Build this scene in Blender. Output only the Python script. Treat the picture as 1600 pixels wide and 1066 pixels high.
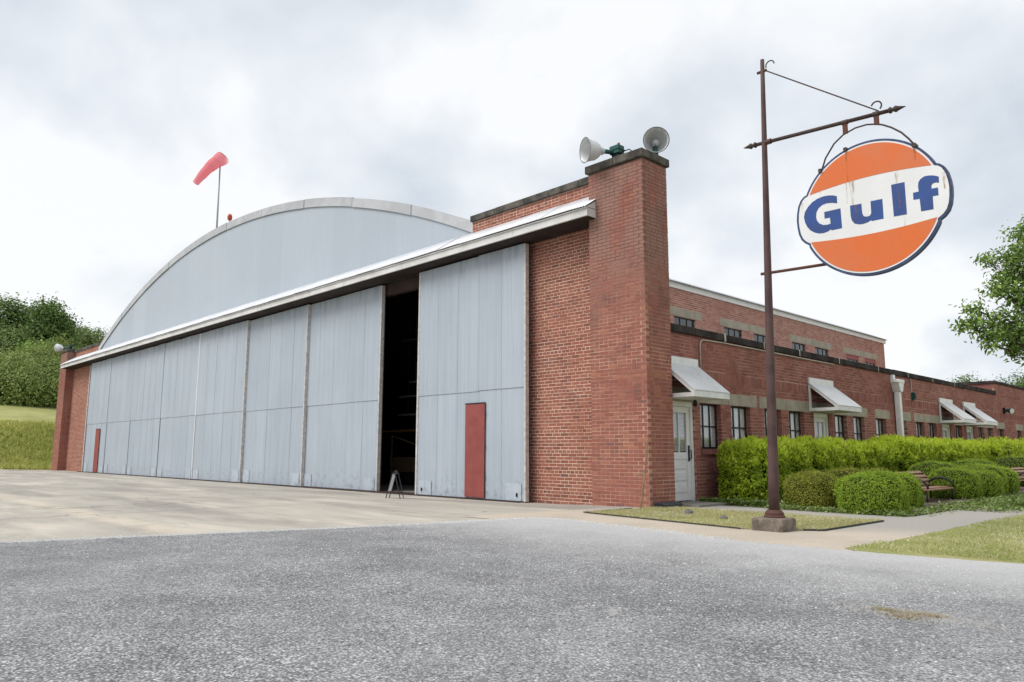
import bpy, bmesh, math, random
import numpy as np
from mathutils import Vector, Matrix, noise as mnoise
random.seed(7); RNG = np.random.default_rng(11)
for o in list(bpy.data.objects): bpy.data.objects.remove(o)
SC = bpy.context.scene
COL = SC.collection
rad = math.radians

# ------------------------------------------------------------------ camera
CAM = Vector((8.373, -11.586, 1.0))
cd = bpy.data.cameras.new('camera'); cam = bpy.data.objects.new('camera', cd); COL.objects.link(cam)
cd.sensor_width = 36; cd.sensor_fit = 'HORIZONTAL'; cd.lens = 36 * 1176.7 / 1600
cd.clip_start = 0.05; cd.clip_end = 3000
yaw, pit, rol = rad(46.056), rad(8.446), rad(0.157)
fw = Vector((-math.sin(yaw) * math.cos(pit), math.cos(yaw) * math.cos(pit), math.sin(pit)))
rt0 = Vector((math.cos(yaw), math.sin(yaw), 0)); up0 = rt0.cross(fw)
rt = math.cos(rol) * rt0 + math.sin(rol) * up0; up = -math.sin(rol) * rt0 + math.cos(rol) * up0
cam.matrix_world = Matrix(((rt.x, up.x, -fw.x, CAM.x), (rt.y, up.y, -fw.y, CAM.y), (rt.z, up.z, -fw.z, CAM.z), (0, 0, 0, 1)))
SC.camera = cam

# ------------------------------------------------------------------ sky, sun, exposure
SUN_EL, SUN_AZ = 50, 205          # azimuth clockwise from +y
w = bpy.data.worlds.new('World'); SC.world = w; w.use_nodes = True
N = w.node_tree.nodes; L = w.node_tree.links; N.clear()
wo = N.new('ShaderNodeOutputWorld'); bg = N.new('ShaderNodeBackground'); bg.inputs['Strength'].default_value = 0.1
sky = N.new('ShaderNodeTexSky'); sky.sky_type = 'NISHITA'; sky.sun_disc = False
sky.sun_elevation = rad(SUN_EL); sky.sun_rotation = rad(SUN_AZ)
tc = N.new('ShaderNodeTexCoord'); sx = N.new('ShaderNodeSeparateXYZ'); L.new(tc.outputs['Generated'], sx.inputs[0])
def wm(op, a, b=None):
    n = N.new('ShaderNodeMath'); n.operation = op
    for i, v in enumerate((a, b)):
        if v is None: continue
        if isinstance(v, (int, float)): n.inputs[i].default_value = v
        else: L.new(v, n.inputs[i])
    return n.outputs[0]
den = wm('ADD', wm('MAXIMUM', sx.outputs['Z'], 0.0), 0.62)
cx = N.new('ShaderNodeCombineXYZ'); L.new(wm('DIVIDE', sx.outputs['X'], den), cx.inputs[0]); L.new(wm('DIVIDE', sx.outputs['Y'], den), cx.inputs[1])
cx.inputs[2].default_value = 3.7
n1 = N.new('ShaderNodeTexNoise'); n1.inputs['Scale'].default_value = 3.6; n1.inputs['Detail'].default_value = 6; n1.inputs['Roughness'].default_value = .48; n1.inputs['Distortion'].default_value = .15
L.new(cx.outputs[0], n1.inputs['Vector'])
r1 = N.new('ShaderNodeValToRGB'); L.new(n1.outputs['Fac'], r1.inputs[0])
e = r1.color_ramp.elements; e[0].position = .33; e[0].color = (3.95, 4.3, 4.7, 1); e[1].position = .57; e[1].color = (6.0, 6.06, 6.12, 1)
m = e.new(.46); m.color = (4.95, 5.2, 5.5, 1)
mx = N.new('ShaderNodeMix'); mx.data_type = 'RGBA'; mx.inputs[0].default_value = .94
L.new(sky.outputs[0], mx.inputs[6]); L.new(r1.outputs[0], mx.inputs[7])
L.new(mx.outputs[2], bg.inputs['Color']); L.new(bg.outputs[0], wo.inputs[0])
sd = bpy.data.lights.new('sun', 'SUN'); sd.energy = 1.5; sd.angle = rad(34); sd.color = (1, .97, .92)
so = bpy.data.objects.new('sun', sd); COL.objects.link(so)
az = rad(SUN_AZ); el = rad(SUN_EL)
sdir = Vector((math.sin(az) * math.cos(el), math.cos(az) * math.cos(el), math.sin(el)))
so.rotation_euler = sdir.to_track_quat('Z', 'Y').to_euler(); so.location = (0, 0, 60)
SC.view_settings.view_transform = 'Standard'; SC.view_settings.look = 'None'
SC.view_settings.gamma = 1; SC.view_settings.exposure = 0.75; SC.view_settings.use_curve_mapping = False

# ------------------------------------------------------------------ materials
MATS = {}
class NT:
    """tiny node helper"""
    def __init__(s, name):
        s.m = bpy.data.materials.new(name); s.m.use_nodes = True
        s.n = s.m.node_tree.nodes; s.l = s.m.node_tree.links
        s.b = s.n['Principled BSDF']; s.out = s.n['Material Output']; MATS[name] = s.m
        s.geo = s.n.new('ShaderNodeNewGeometry'); s.obj = None
    def link(s, v, sock):
        if isinstance(v, (int, float)): sock.default_value = v
        elif isinstance(v, tuple): sock.default_value = v if len(v) == 4 or len(sock.default_value) == 3 else (*v, 1)
        else: s.l.new(v, sock)
    def pos(s, scale=(1, 1, 1), off=(0, 0, 0)):
        k = s.n.new('ShaderNodeMapping'); s.l.new(s.geo.outputs['Position'], k.inputs[0])
        k.inputs['Scale'].default_value = scale; k.inputs['Location'].default_value = off; return k.outputs[0]
    def noise(s, scale, vec=None, detail=4, rough=.55, dist=0):
        k = s.n.new('ShaderNodeTexNoise'); s.link(vec or s.geo.outputs['Position'], k.inputs['Vector'])
        k.inputs['Scale'].default_value = scale; k.inputs['Detail'].default_value = detail
        k.inputs['Roughness'].default_value = rough; k.inputs['Distortion'].default_value = dist; return k.outputs['Fac']
    def voro(s, scale, vec=None, out='Color', feat='F1'):
        k = s.n.new('ShaderNodeTexVoronoi'); s.link(vec or s.geo.outputs['Position'], k.inputs['Vector'])
        k.feature = feat; k.inputs['Scale'].default_value = scale; return k.outputs[out]
    def rng(s, v, a, b, c=0., d=1.):
        k = s.n.new('ShaderNodeMapRange'); s.link(v, k.inputs[0])
        for i, q in enumerate((a, b, c, d)): s.link(q, k.inputs[i + 1])
        k.interpolation_type = 'SMOOTHSTEP'; return k.outputs[0]
    def math(s, op, a, b=0.):
        k = s.n.new('ShaderNodeMath'); k.operation = op; s.link(a, k.inputs[0]); s.link(b, k.inputs[1]); return k.outputs[0]
    def mix(s, f, a, b, mode='MIX'):
        k = s.n.new('ShaderNodeMix'); k.data_type = 'RGBA'; k.blend_type = mode
        s.link(f, k.inputs[0]); s.link(a, k.inputs[6]); s.link(b, k.inputs[7]); return k.outputs[2]
    def ramp(s, v, stops):
        k = s.n.new('ShaderNodeValToRGB'); s.link(v, k.inputs[0]); e = k.color_ramp.elements
        e[0].position, e[0].color = stops[0][0], (*stops[0][1], 1); e[1].position, e[1].color = stops[-1][0], (*stops[-1][1], 1)
        for p, c in stops[1:-1]: q = e.new(p); q.color = (*c, 1)
        return k.outputs[0]
    def rand(s):
        oi = s.n.new('ShaderNodeObjectInfo')
        return s.math('FRACT', s.math('ADD', s.geo.outputs['Random Per Island'], oi.outputs['Random']))
    def xyz(s):
        k = s.n.new('ShaderNodeSeparateXYZ'); s.l.new(s.geo.outputs['Position'], k.inputs[0]); return k.outputs
    def bump(s, h, strength=.3, dist=.01):
        k = s.n.new('ShaderNodeBump'); s.link(h, k.inputs['Height']); k.inputs['Strength'].default_value = strength
        k.inputs['Distance'].default_value = dist; s.l.new(k.outputs[0], s.b.inputs['Normal'])
    def fin(s, col, rough=.8, metal=0., spec=.3):
        s.link(col, s.b.inputs['Base Color']); s.link(rough, s.b.inputs['Roughness']); s.link(metal, s.b.inputs['Metallic'])
        s.b.inputs['Specular IOR Level'].default_value = spec; return s.m

def plain(name, c1, c2, scale=6, rough=.7, metal=0., bump=.2, bs=60, spec=.3, fine=.25):
    t = NT(name); c = t.mix(t.rng(t.noise(scale), .35, .65), c1, c2)
    f = t.noise(bs, detail=3)
    c = t.mix(fine, c, t.mix(t.rng(f, .3, .7), (.45, .45, .45), (1, 1, 1)), 'MULTIPLY')
    if bump: t.bump(f, bump, .004)
    return t.fin(c, rough, metal, spec)

def brickmat(name, stops, dirt, dirtcol, topwash=None, soot=.35):
    t = NT(name); c = t.ramp(t.rand(), stops)
    c = t.mix(t.rng(t.noise(1.1, detail=6, rough=.6), .52, .72, 0, dirt), c, dirtcol)
    c = t.mix(t.rng(t.noise(.75, t.pos((1, 1, .45), (4, 9, 2)), 5), .5, .75, 0, .5), c, (.37, .15, .10))
    f = t.noise(140, detail=3)
    c = t.mix(.35, c, t.mix(t.rng(f, .3, .7), (.55, .5, .5), (1.1, 1.1, 1.1)), 'MULTIPLY')
    if topwash:
        z = t.xyz()['Z']
        c = t.mix(t.math('MULTIPLY', t.rng(z, 3.0, 5.6, 0, .85), t.rng(t.noise(1.4, t.pos((1, 1, .5)), 6), .36, .6)), c, topwash)
    c = t.mix(t.rng(t.noise(1.9, t.pos((1, 1, .6), (7, 3, 1)), 7, .65), .53, .68, 0, soot), c, (.13, .075, .065))
    t.bump(f, .4, .004); return t.fin(c, .88, 0, .2)
RED = [(0, (0.216, 0.088, 0.067)), (0.2, (0.301, 0.113, 0.083)), (0.5, (0.338, 0.129, 0.093)), (0.75, (0.31, 0.113, 0.081)), (0.92, (0.385, 0.159, 0.106)), (1, (0.188, 0.092, 0.087))]
brickmat('brick_pillar', [(0, (0.279, 0.106, 0.082)), (0.4, (0.33, 0.124, 0.094)), (0.7, (0.316, 0.126, 0.1)), (0.93, (0.391, 0.167, 0.11)), (1, (0.205, 0.102, 0.1))], .5, (.24, .11, .09), (.30, .18, .145), .55)
brickmat('brick_front', RED, .35, (.25, .10, .075))
brickmat('brick_wing', [(0, (0.214, 0.085, 0.073)), (0.5, (0.298, 0.12, 0.1)), (1, (0.353, 0.158, 0.13))], .6, (.20, .09, .075))
brickmat('brick_upper', [(0, (0.288, 0.138, 0.115)), (0.5, (0.391, 0.194, 0.159)), (1, (0.446, 0.244, 0.199))], .5, (.42, .26, .21))
def mortar(name, a, b, c, top=None):
    t = NT(name); col = t.mix(t.rng(t.noise(1.3, detail=5), .4, .62), a, b)
    col = t.mix(t.rng(t.noise(.9, t.pos((1, 1, 1), (3, 1, 7)), 5), .5, .68), col, c)
    if top: col = t.mix(t.rng(t.math('ADD', t.xyz()['Z'], t.math('MULTIPLY', t.noise(.9), 2.)), 4.0, 6.2), col, top)
    t.bump(t.noise(90), .4, .003); t.fin(col, .95, 0, .1)
mortar('mortar_front', (.70, .53, .42), (.66, .48, .37), (.52, .33, .25))
mortar('mortar_pillar', (.43, .24, .185), (.54, .36, .27), (.33, .155, .12), (.21, .115, .095))
mortar('mortar_wing', (.48, .30, .24), (.36, .18, .145), (.24, .11, .09))
mortar('mortar_upper', (.62, .44, .37), (.55, .36, .30), (.44, .25, .21))

def doormat(name, base, var, streak=.5, topdark=.7):
    t = NT(name); c = t.mix(t.rng(t.noise(.5, detail=4), .35, .65), base, var)
    s = t.noise(9, t.pos((1, 1, .035)), 5, .6)
    c = t.mix(t.rng(s, .35, .75, 0, streak), c, tuple(min(1, v * 1.28) for v in base))
    s2 = t.noise(16, t.pos((1, 1, .05), (5, 0, 0)), 4)
    c = t.mix(t.rng(s2, .55, .78, 0, streak * .75), c, (.25, .29, .34))
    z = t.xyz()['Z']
    td = t.math('MULTIPLY', t.rng(z, 5.0, 5.72), t.rng(t.noise(5, t.pos((1, 1, .12), (0, 2, 0)), 4), .45, .62, 0, topdark))  # darker vertical streaks, stronger towards the top of the doors
    c = t.mix(td, c, (.16, .18, .21))
    bt = t.math('MULTIPLY', t.rng(z, .7, -.06), t.rng(t.noise(7, detail=5), .5, .68, 0, .6))
    c = t.mix(bt, c, (.22, .235, .25))
    c = t.mix(t.rng(t.rand(), 0, 1, 0, .22), c, (.30, .345, .40))
    t.bump(t.noise(26, t.pos((1, 1, .2)), 4), .22, .01); return t.fin(c, .5, .0, .35)
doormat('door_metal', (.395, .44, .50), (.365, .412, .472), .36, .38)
doormat('gable_metal', (.42, .468, .525), (.405, .455, .515), .12, 0.)
doormat('kick_metal', (.445, .495, .56), (.425, .475, .54), .3, 0)
plain('flashing', (.53, .54, .56), (.44, .45, .47), 1.4, .5, .15, .1)
plain('canopy_sheet', (.80, .81, .84), (.70, .71, .75), 2, .45, .1, .1)
plain('fascia_paint', (.74, .735, .73), (.64, .63, .62), 2.2, .7, 0, .15)
plain('soffit_wood', (.05, .035, .03), (.03, .022, .02), 3, .8)
plain('rust_beam', (.06, .032, .026), (.04, .024, .02), 5, .8)
plain('edge_timber', (.64, .62, .60), (.48, .45, .43), 11, .85, 0, .4)
plain('red_paint', (.31, .078, .07), (.27, .065, .058), 4, .6, 0, .12)
plain('coping_stone', (.16, .145, .125), (.07, .065, .06), 3.2, .95, 0, .7, 40, .1, .5)
plain('coping_dark', (.075, .065, .06), (.035, .03, .03), 2.5, .95, 0, .7, 40, .1, .5)
plain('lintel_stone', (.40, .36, .29), (.32, .285, .23), 3, .9, 0, .4)
plain('white_paint', (.86, .86, .86), (.80, .80, .80), 5, .5, 0, .08)
plain('awning_metal', (.66, .67, .68), (.58, .59, .60), 4, .45, 0, .1)
plain('awning_edge', (.84, .84, .84), (.74, .74, .74), 6, .6, 0, .1)
plain('black_steel', (.012, .012, .014), (.02, .02, .022), 8, .5, 0, .1)
plain('dark_void', (.012, .011, .011), (.016, .015, .014), 1, .95, 0, 0)
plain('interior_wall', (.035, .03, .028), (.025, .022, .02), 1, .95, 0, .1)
plain('blind_slat', (.76, .75, .71), (.70, .69, .66), 4, .6, 0, 0)
plain('curtain', (.45, .45, .40), (.5, .5, .48), 4, .9, 0, 0)
plain('brown_paint', (.105, .06, .055), (.075, .042, .04), 4, .55, 0, .25, 45)
plain('iron_dark', (.06, .045, .042), (.085, .05, .04), 12, .6, .2, .25)
plain('rust_iron', (.14, .055, .035), (.09, .045, .04), 10, .8, 0, .4)
plain('pole_block', (.26, .215, .175), (.15, .125, .105), 7, .95, 0, .8, 30, .1, .5)
plain('sign_blue_rim', (.05, .075, .17), (.03, .045, .10), 9, .45, .0, .15)
plain('sign_white', (.78, .78, .77), (.73, .73, .72), 2, .3, 0, .03, 60, .4, .06)
plain('sign_orange', (.68, .145, .028), (.64, .16, .05), 2.5, .35, 0, .03, 60, .4, .08)
plain('sign_blue', (.025, .075, .27), (.03, .065, .21), 4, .35, 0, .03, 60, .4, .1)
plain('lamp_white', (.72, .73, .74), (.64, .65, .67), 4, .35, .1, .05)
plain('lamp_inner', (.62, .63, .64), (.55, .56, .57), 4, .3, .3, .05)
plain('lamp_green', (.02, .10, .085), (.015, .07, .06), 6, .5, 0, .15)
plain('galv_pole', (.42, .43, .45), (.33, .34, .36), 6, .5, .4, .1)
plain('beacon_amber', (.5, .10, .03), (.4, .07, .03), 8, .4, 0, 0)
plain('bench_wood', (.36, .20, .135), (.28, .15, .10), 8, .6, 0, .3)
plain('bark', (.11, .08, .06), (.06, .045, .035), 9, .95, 0, .8, 20, .1, .5)
plain('twig_shade', (.035, .042, .012), (.022, .026, .01), 8, 1, 0, .5, 30, .05)  # twig colour darkened to carry the shade inside bushes and hedges
plain('yellow_paint', (.22, .12, .03), (.17, .10, .03), 3, .6)
plain('tan_wood', (.28, .20, .11), (.20, .14, .08), 9, .8)
plain('black_plastic', (.02, .021, .03), (.028, .028, .036), 6, .4)
plain('edging_metal', (.035, .05, .045), (.05, .05, .04), 6, .7)
plain('gray_cover', (.17, .17, .175), (.11, .11, .115), 8, .7)
plain('step_concrete', (.30, .275, .245), (.2, .185, .165), 5, .92, 0, .4)
plain('conduit', (.55, .53, .48), (.48, .45, .4), 5, .6, .1)
t = NT('glass'); t.fin((.02, .025, .03), .03, 0, .6)
tr = t.n.new('ShaderNodeBsdfTransparent'); ms = t.n.new('ShaderNodeMixShader'); ms.inputs[0].default_value = .13
gl = t.n.new('ShaderNodeBsdfGlossy'); gl.inputs['Roughness'].default_value = .03; gl.inputs['Color'].default_value = (.9, .93, .95, 1)
t.l.new(tr.outputs[0], ms.inputs[1]); t.l.new(gl.outputs[0], ms.inputs[2]); t.l.new(ms.outputs[0], t.out.inputs[0])
t = NT('dark_glass'); t.fin((.05, .06, .07), .12, 0, .5)
t = NT('rust_stain'); f = t.rng(t.noise(22, t.pos((1, 1, .35)), 4), .38, .7, .05, .6)
t.fin((.36, .16, .05), .8); tr = t.n.new('ShaderNodeBsdfTransparent'); ms = t.n.new('ShaderNodeMixShader')
t.l.new(f, ms.inputs[0]); t.l.new(tr.outputs[0], ms.inputs[1]); t.l.new(t.b.outputs[0], ms.inputs[2]); t.l.new(ms.outputs[0], t.out.inputs[0])
def cloth(name, c, tl):
    t = NT(name); t.fin(c, .8); q = t.n.new('ShaderNodeBsdfTranslucent'); q.inputs[0].default_value = (*c, 1)
    ms = t.n.new('ShaderNodeMixShader'); ms.inputs[0].default_value = tl
    t.l.new(t.b.outputs[0], ms.inputs[1]); t.l.new(q.outputs[0], ms.inputs[2]); t.l.new(ms.outputs[0], t.out.inputs[0])
cloth('windsock_cloth', (.90, .38, .42), .55)
def leafmat(name, stops, tl=.3, scale=1.2):
    t = NT(name); c = t.ramp(t.rand(), stops)
    c = t.mix(t.rng(t.noise(scale, detail=3), .35, .65, 0, .45), c, stops[0][1])
    t.fin(c, .55, 0, .25); q = t.n.new('ShaderNodeBsdfTranslucent'); t.l.new(c, q.inputs[0])
    ms = t.n.new('ShaderNodeMixShader'); ms.inputs[0].default_value = tl
    t.l.new(t.b.outputs[0], ms.inputs[1]); t.l.new(q.outputs[0], ms.inputs[2]); t.l.new(ms.outputs[0], t.out.inputs[0])
leafmat('leaf_hedge', [(0, (0.12, 0.196, 0.014)), (0.3, (0.323, 0.449, 0.027)), (0.7, (0.49, 0.621, 0.042)), (1, (0.67, 0.736, 0.084))], .45, 2.5)
leafmat('leaf_shoot', [(0, (0.432, 0.562, 0.032)), (0.5, (0.605, 0.734, 0.065)), (1, (0.756, 0.799, 0.151))], .5, 2.5)
leafmat('leaf_box', [(0, (0.149, 0.259, 0.026)), (0.4, (0.314, 0.472, 0.046)), (0.8, (0.446, 0.588, 0.058)), (1, (0.594, 0.659, 0.104))], .4, 2)
leafmat('leaf_box_tan', [(0, (0.159, 0.206, 0.026)), (0.4, (0.344, 0.383, 0.053)), (0.8, (0.474, 0.471, 0.079)), (1, (0.602, 0.53, 0.145))], .4, 2)
leafmat('leaf_oak', [(0, (0.101, 0.183, 0.04)), (0.5, (0.216, 0.342, 0.081)), (1, (0.381, 0.514, 0.137))], .4)
leafmat('leaf_far_a', [(0, (0.07, 0.125, 0.038)), (0.5, (0.149, 0.239, 0.062)), (1, (0.249, 0.364, 0.1))], .3, .25)
leafmat('leaf_far_b', [(0, (0.103, 0.153, 0.058)), (0.5, (0.177, 0.256, 0.084)), (1, (0.296, 0.37, 0.119))], .3, .25)
leafmat('leaf_far_c', [(0, (0.096, 0.176, 0.024)), (0.5, (0.192, 0.352, 0.048)), (1, (0.288, 0.48, 0.08))], .3, .25)
leafmat('leaf_pine', [(0, (0.043, 0.101, 0.043)), (0.5, (0.086, 0.173, 0.058)), (1, (0.173, 0.288, 0.086))], .2, .25)
leafmat('leaf_scrub', [(0, (0.147, 0.202, 0.059)), (0.5, (0.255, 0.336, 0.095)), (1, (0.403, 0.471, 0.147))], .3, .25)
leafmat('grass_blade', [(0, (.25, .30, .07)), (.35, (.39, .43, .13)), (.65, (.54, .54, .25)), (1, (.8, .76, .56))], .35, .8)
leafmat('grass_straw', [(0, (.32, .31, .10)), (.35, (.50, .46, .20)), (.65, (.64, .59, .34)), (1, (.8, .77, .60))], .35, .8)
leafmat('grass_tall', [(0, (0.276, 0.338, 0.072)), (0.5, (0.496, 0.507, 0.128)), (1, (0.8, 0.725, 0.314))], .35, .15)
leafmat('clover', [(0, (.09, .16, .025)), (.6, (.20, .29, .05)), (1, (.52, .54, .33))], .3, 1.5)
leafmat('dry_weed', [(0, (.34, .26, .15)), (.5, (.48, .38, .24)), (1, (.38, .40, .18))], .3, 3)

# ground materials
t = NT('concrete_apron'); p = t.xyz()
c = t.mix(t.rng(t.noise(.35, t.pos((.5, 1, 1)), 6, .6), .35, .65), (.47, .435, .38), (.38, .355, .315))
c = t.mix(t.rng(t.noise(.9, t.pos((.22, 1, 1), (3, 3, 0)), 6, .62, .4), .47, .68, 0, .8), c, (.60, .55, .47))
c = t.mix(t.rng(t.noise(.55, t.pos((.22, 1, 1), (13, 5, 0)), 7, .68, .3), .47, .66, 0, .7), c, (.245, .23, .21))
jd = t.math('ABSOLUTE', t.math('ADD', p['Y'], t.math('ADD', 7.62, t.math('MULTIPLY', t.noise(.5), .5))))
c = t.mix(t.math('MULTIPLY', t.rng(jd, .42, .05), t.rng(t.noise(2.2, detail=5), .3, .6, .2, .8)), c, (.60, .53, .43))
jx = t.math('ABSOLUTE', t.math('SUBTRACT', t.math('FRACT', t.math('ADD', t.math('DIVIDE', t.math('ADD', p['X'], t.math('MULTIPLY', t.noise(2.), .06)), 6.1), .35)), .5))
c = t.mix(t.math('MULTIPLY', t.rng(jx, .006, .002), .75), c, (.16, .145, .125))
nv = t.n.new('ShaderNodeVectorMath'); nv.operation = 'ADD'; t.l.new(t.pos(), nv.inputs[0]); nz = t.n.new('ShaderNodeTexNoise'); nz.inputs['Scale'].default_value = 1.2; nz.inputs['Detail'].default_value = 5; t.l.new(t.geo.outputs['Position'], nz.inputs['Vector']); t.l.new(nz.outputs['Color'], nv.inputs[1])
crk = t.voro(.22, nv.outputs[0], 'Distance', 'DISTANCE_TO_EDGE')
c = t.mix(t.math('MULTIPLY', t.rng(crk, .006, .001), t.rng(t.noise(.4), .4, .6, .1, .7)), c, (.20, .185, .165))
f = t.noise(70, detail=4); g = t.voro(95)
c = t.mix(.35, c, t.mix(t.rng(f, .3, .7), (.6, .6, .6), (1.2, 1.2, 1.2)), 'MULTIPLY')
sp = t.n.new('ShaderNodeSeparateColor'); t.l.new(g, sp.inputs[0])
c = t.mix(t.rng(sp.outputs[0], .8, 1, 0, .4), c, (.60, .53, .42))
t.bump(f, .35, .004); t.fin(c, .93, 0, .15)
t = NT('asphalt_old'); sc_ = 76
d = t.voro(sc_, out='Color'); sp = t.n.new('ShaderNodeSeparateColor'); t.l.new(d, sp.inputs[0])
ed = t.voro(sc_, out='Distance')
big = t.rng(t.noise(.45, detail=5, rough=.6), .35, .66)
c = t.ramp(sp.outputs[0], [(0, (.10, .10, .103)), (.3, (.21, .21, .213)), (.62, (.345, .344, .346)), (.88, (.54, .537, .535)), (1, (.78, .775, .765))])
d2 = t.voro(190, out='Color'); sp2 = t.n.new('ShaderNodeSeparateColor'); t.l.new(d2, sp2.inputs[0])
c = t.mix(.3, c, t.ramp(sp2.outputs[1], [(0, (.11, .113, .12)), (.6, (.31, .31, .32)), (1, (.6, .6, .6))]))
c = t.mix(t.rng(ed, .42, .66, 0, .66), c, (.065, .066, .07))
c = t.mix(t.math('MULTIPLY', big, .25), c, (.36, .36, .36))
pp = t.xyz()
edge = t.math('ADD', p and pp['Y'], t.math('MULTIPLY', t.noise(1.1, detail=4), 1.6))
c = t.mix(.55, c, t.mix(t.rng(t.noise(1.3, detail=6, rough=.7), .3, .7), (.62, .62, .63), (1.3, 1.3, 1.29)), 'MULTIPLY')
ch = t.voro(34, out='Color'); sp3 = t.n.new('ShaderNodeSeparateColor'); t.l.new(ch, sp3.inputs[0])
chd = t.voro(34, out='Distance')
c = t.mix(t.math('MULTIPLY', t.rng(sp3.outputs[2], .88, .92, 0, .7), t.rng(chd, .34, .26)), c, (.66, .65, .63))
c = t.mix(t.math('MULTIPLY', t.rng(sp3.outputs[0], .88, .92), t.rng(chd, .36, .28)), c, (.075, .075, .08))
c = t.mix(t.rng(t.noise(.28, t.pos((1, 2.2, 1), (2, 6, 0)), 5, .6), .5, .68, 0, .28), c, (.15, .152, .16))
c = t.mix(t.rng(edge, -5.8, -2.4, 0, .72), c, (.56, .555, .55))
c = t.mix(t.rng(t.noise(1.6, detail=6, rough=.65), .62, .72, 0, .4), c, (.50, .49, .47))
hh = t.math('SUBTRACT', t.math('MULTIPLY', sp.outputs[1], .5), t.math('MULTIPLY', ed, .9))
t.bump(hh, .8, .006); t.fin(c, .88, 0, .25)
t = NT('walk_concrete'); c = t.mix(t.rng(t.noise(.7, detail=5), .35, .65), (.54, .465, .38), (.46, .405, .335))
pp = t.xyz(); c = t.mix(t.rng(t.math('ADD', pp['Y'], t.noise(.8)), -1.8, .6, 0, .85), c, (.37, .355, .33))
f = t.noise(80, detail=4); c = t.mix(.4, c, t.mix(t.rng(f, .3, .7), (.6, .6, .6), (1.15, 1.15, 1.15)), 'MULTIPLY'); t.bump(f, .4, .004); t.fin(c, .93, 0, .15)
t = NT('grass_soil'); c = t.mix(t.rng(t.noise(.9, detail=5), .35, .65), (.27, .29, .10), (.38, .35, .17))
c = t.mix(t.rng(t.noise(.5, t.pos((1, 1, 1), (4, 2, 0)), 5), .5, .66, 0, .8), c, (.50, .44, .32))
c = t.mix(.4, c, t.mix(t.rng(t.noise(60), .3, .7), (.5, .5, .5), (1.2, 1.2, 1.2)), 'MULTIPLY'); t.bump(t.noise(50), .6, .02); t.fin(c, .95, 0, .1)
t = NT('hill_lawn'); pp = t.xyz()
c = t.mix(t.rng(t.noise(.25, detail=5), .35, .65), (.30, .31, .12), (.38, .38, .16))
c = t.mix(t.rng(pp['X'], -50, -54), (.25, .27, .09), c)
c = t.mix(.5, c, t.mix(t.rng(t.noise(2.5, t.pos((1, .5, 1)), 5), .3, .7), (.65, .65, .6), (1.1, 1.1, 1.1)), 'MULTIPLY'); t.bump(t.noise(3), .5, .1); t.fin(c, .95, 0, .1)
plain('sand', (.50, .45, .38), (.42, .38, .33), 9, .95, 0, .5, 90)
plain('chip_stone', (.66, .66, .65), (.50, .50, .50), 40, .9, 0, .2)
plain('gravel', (.42, .41, .40), (.30, .295, .29), 40, .9, 0, .3)
plain('mulch', (.10, .08, .06), (.15, .12, .08), 9, .95, 0, .7, 25)

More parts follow.
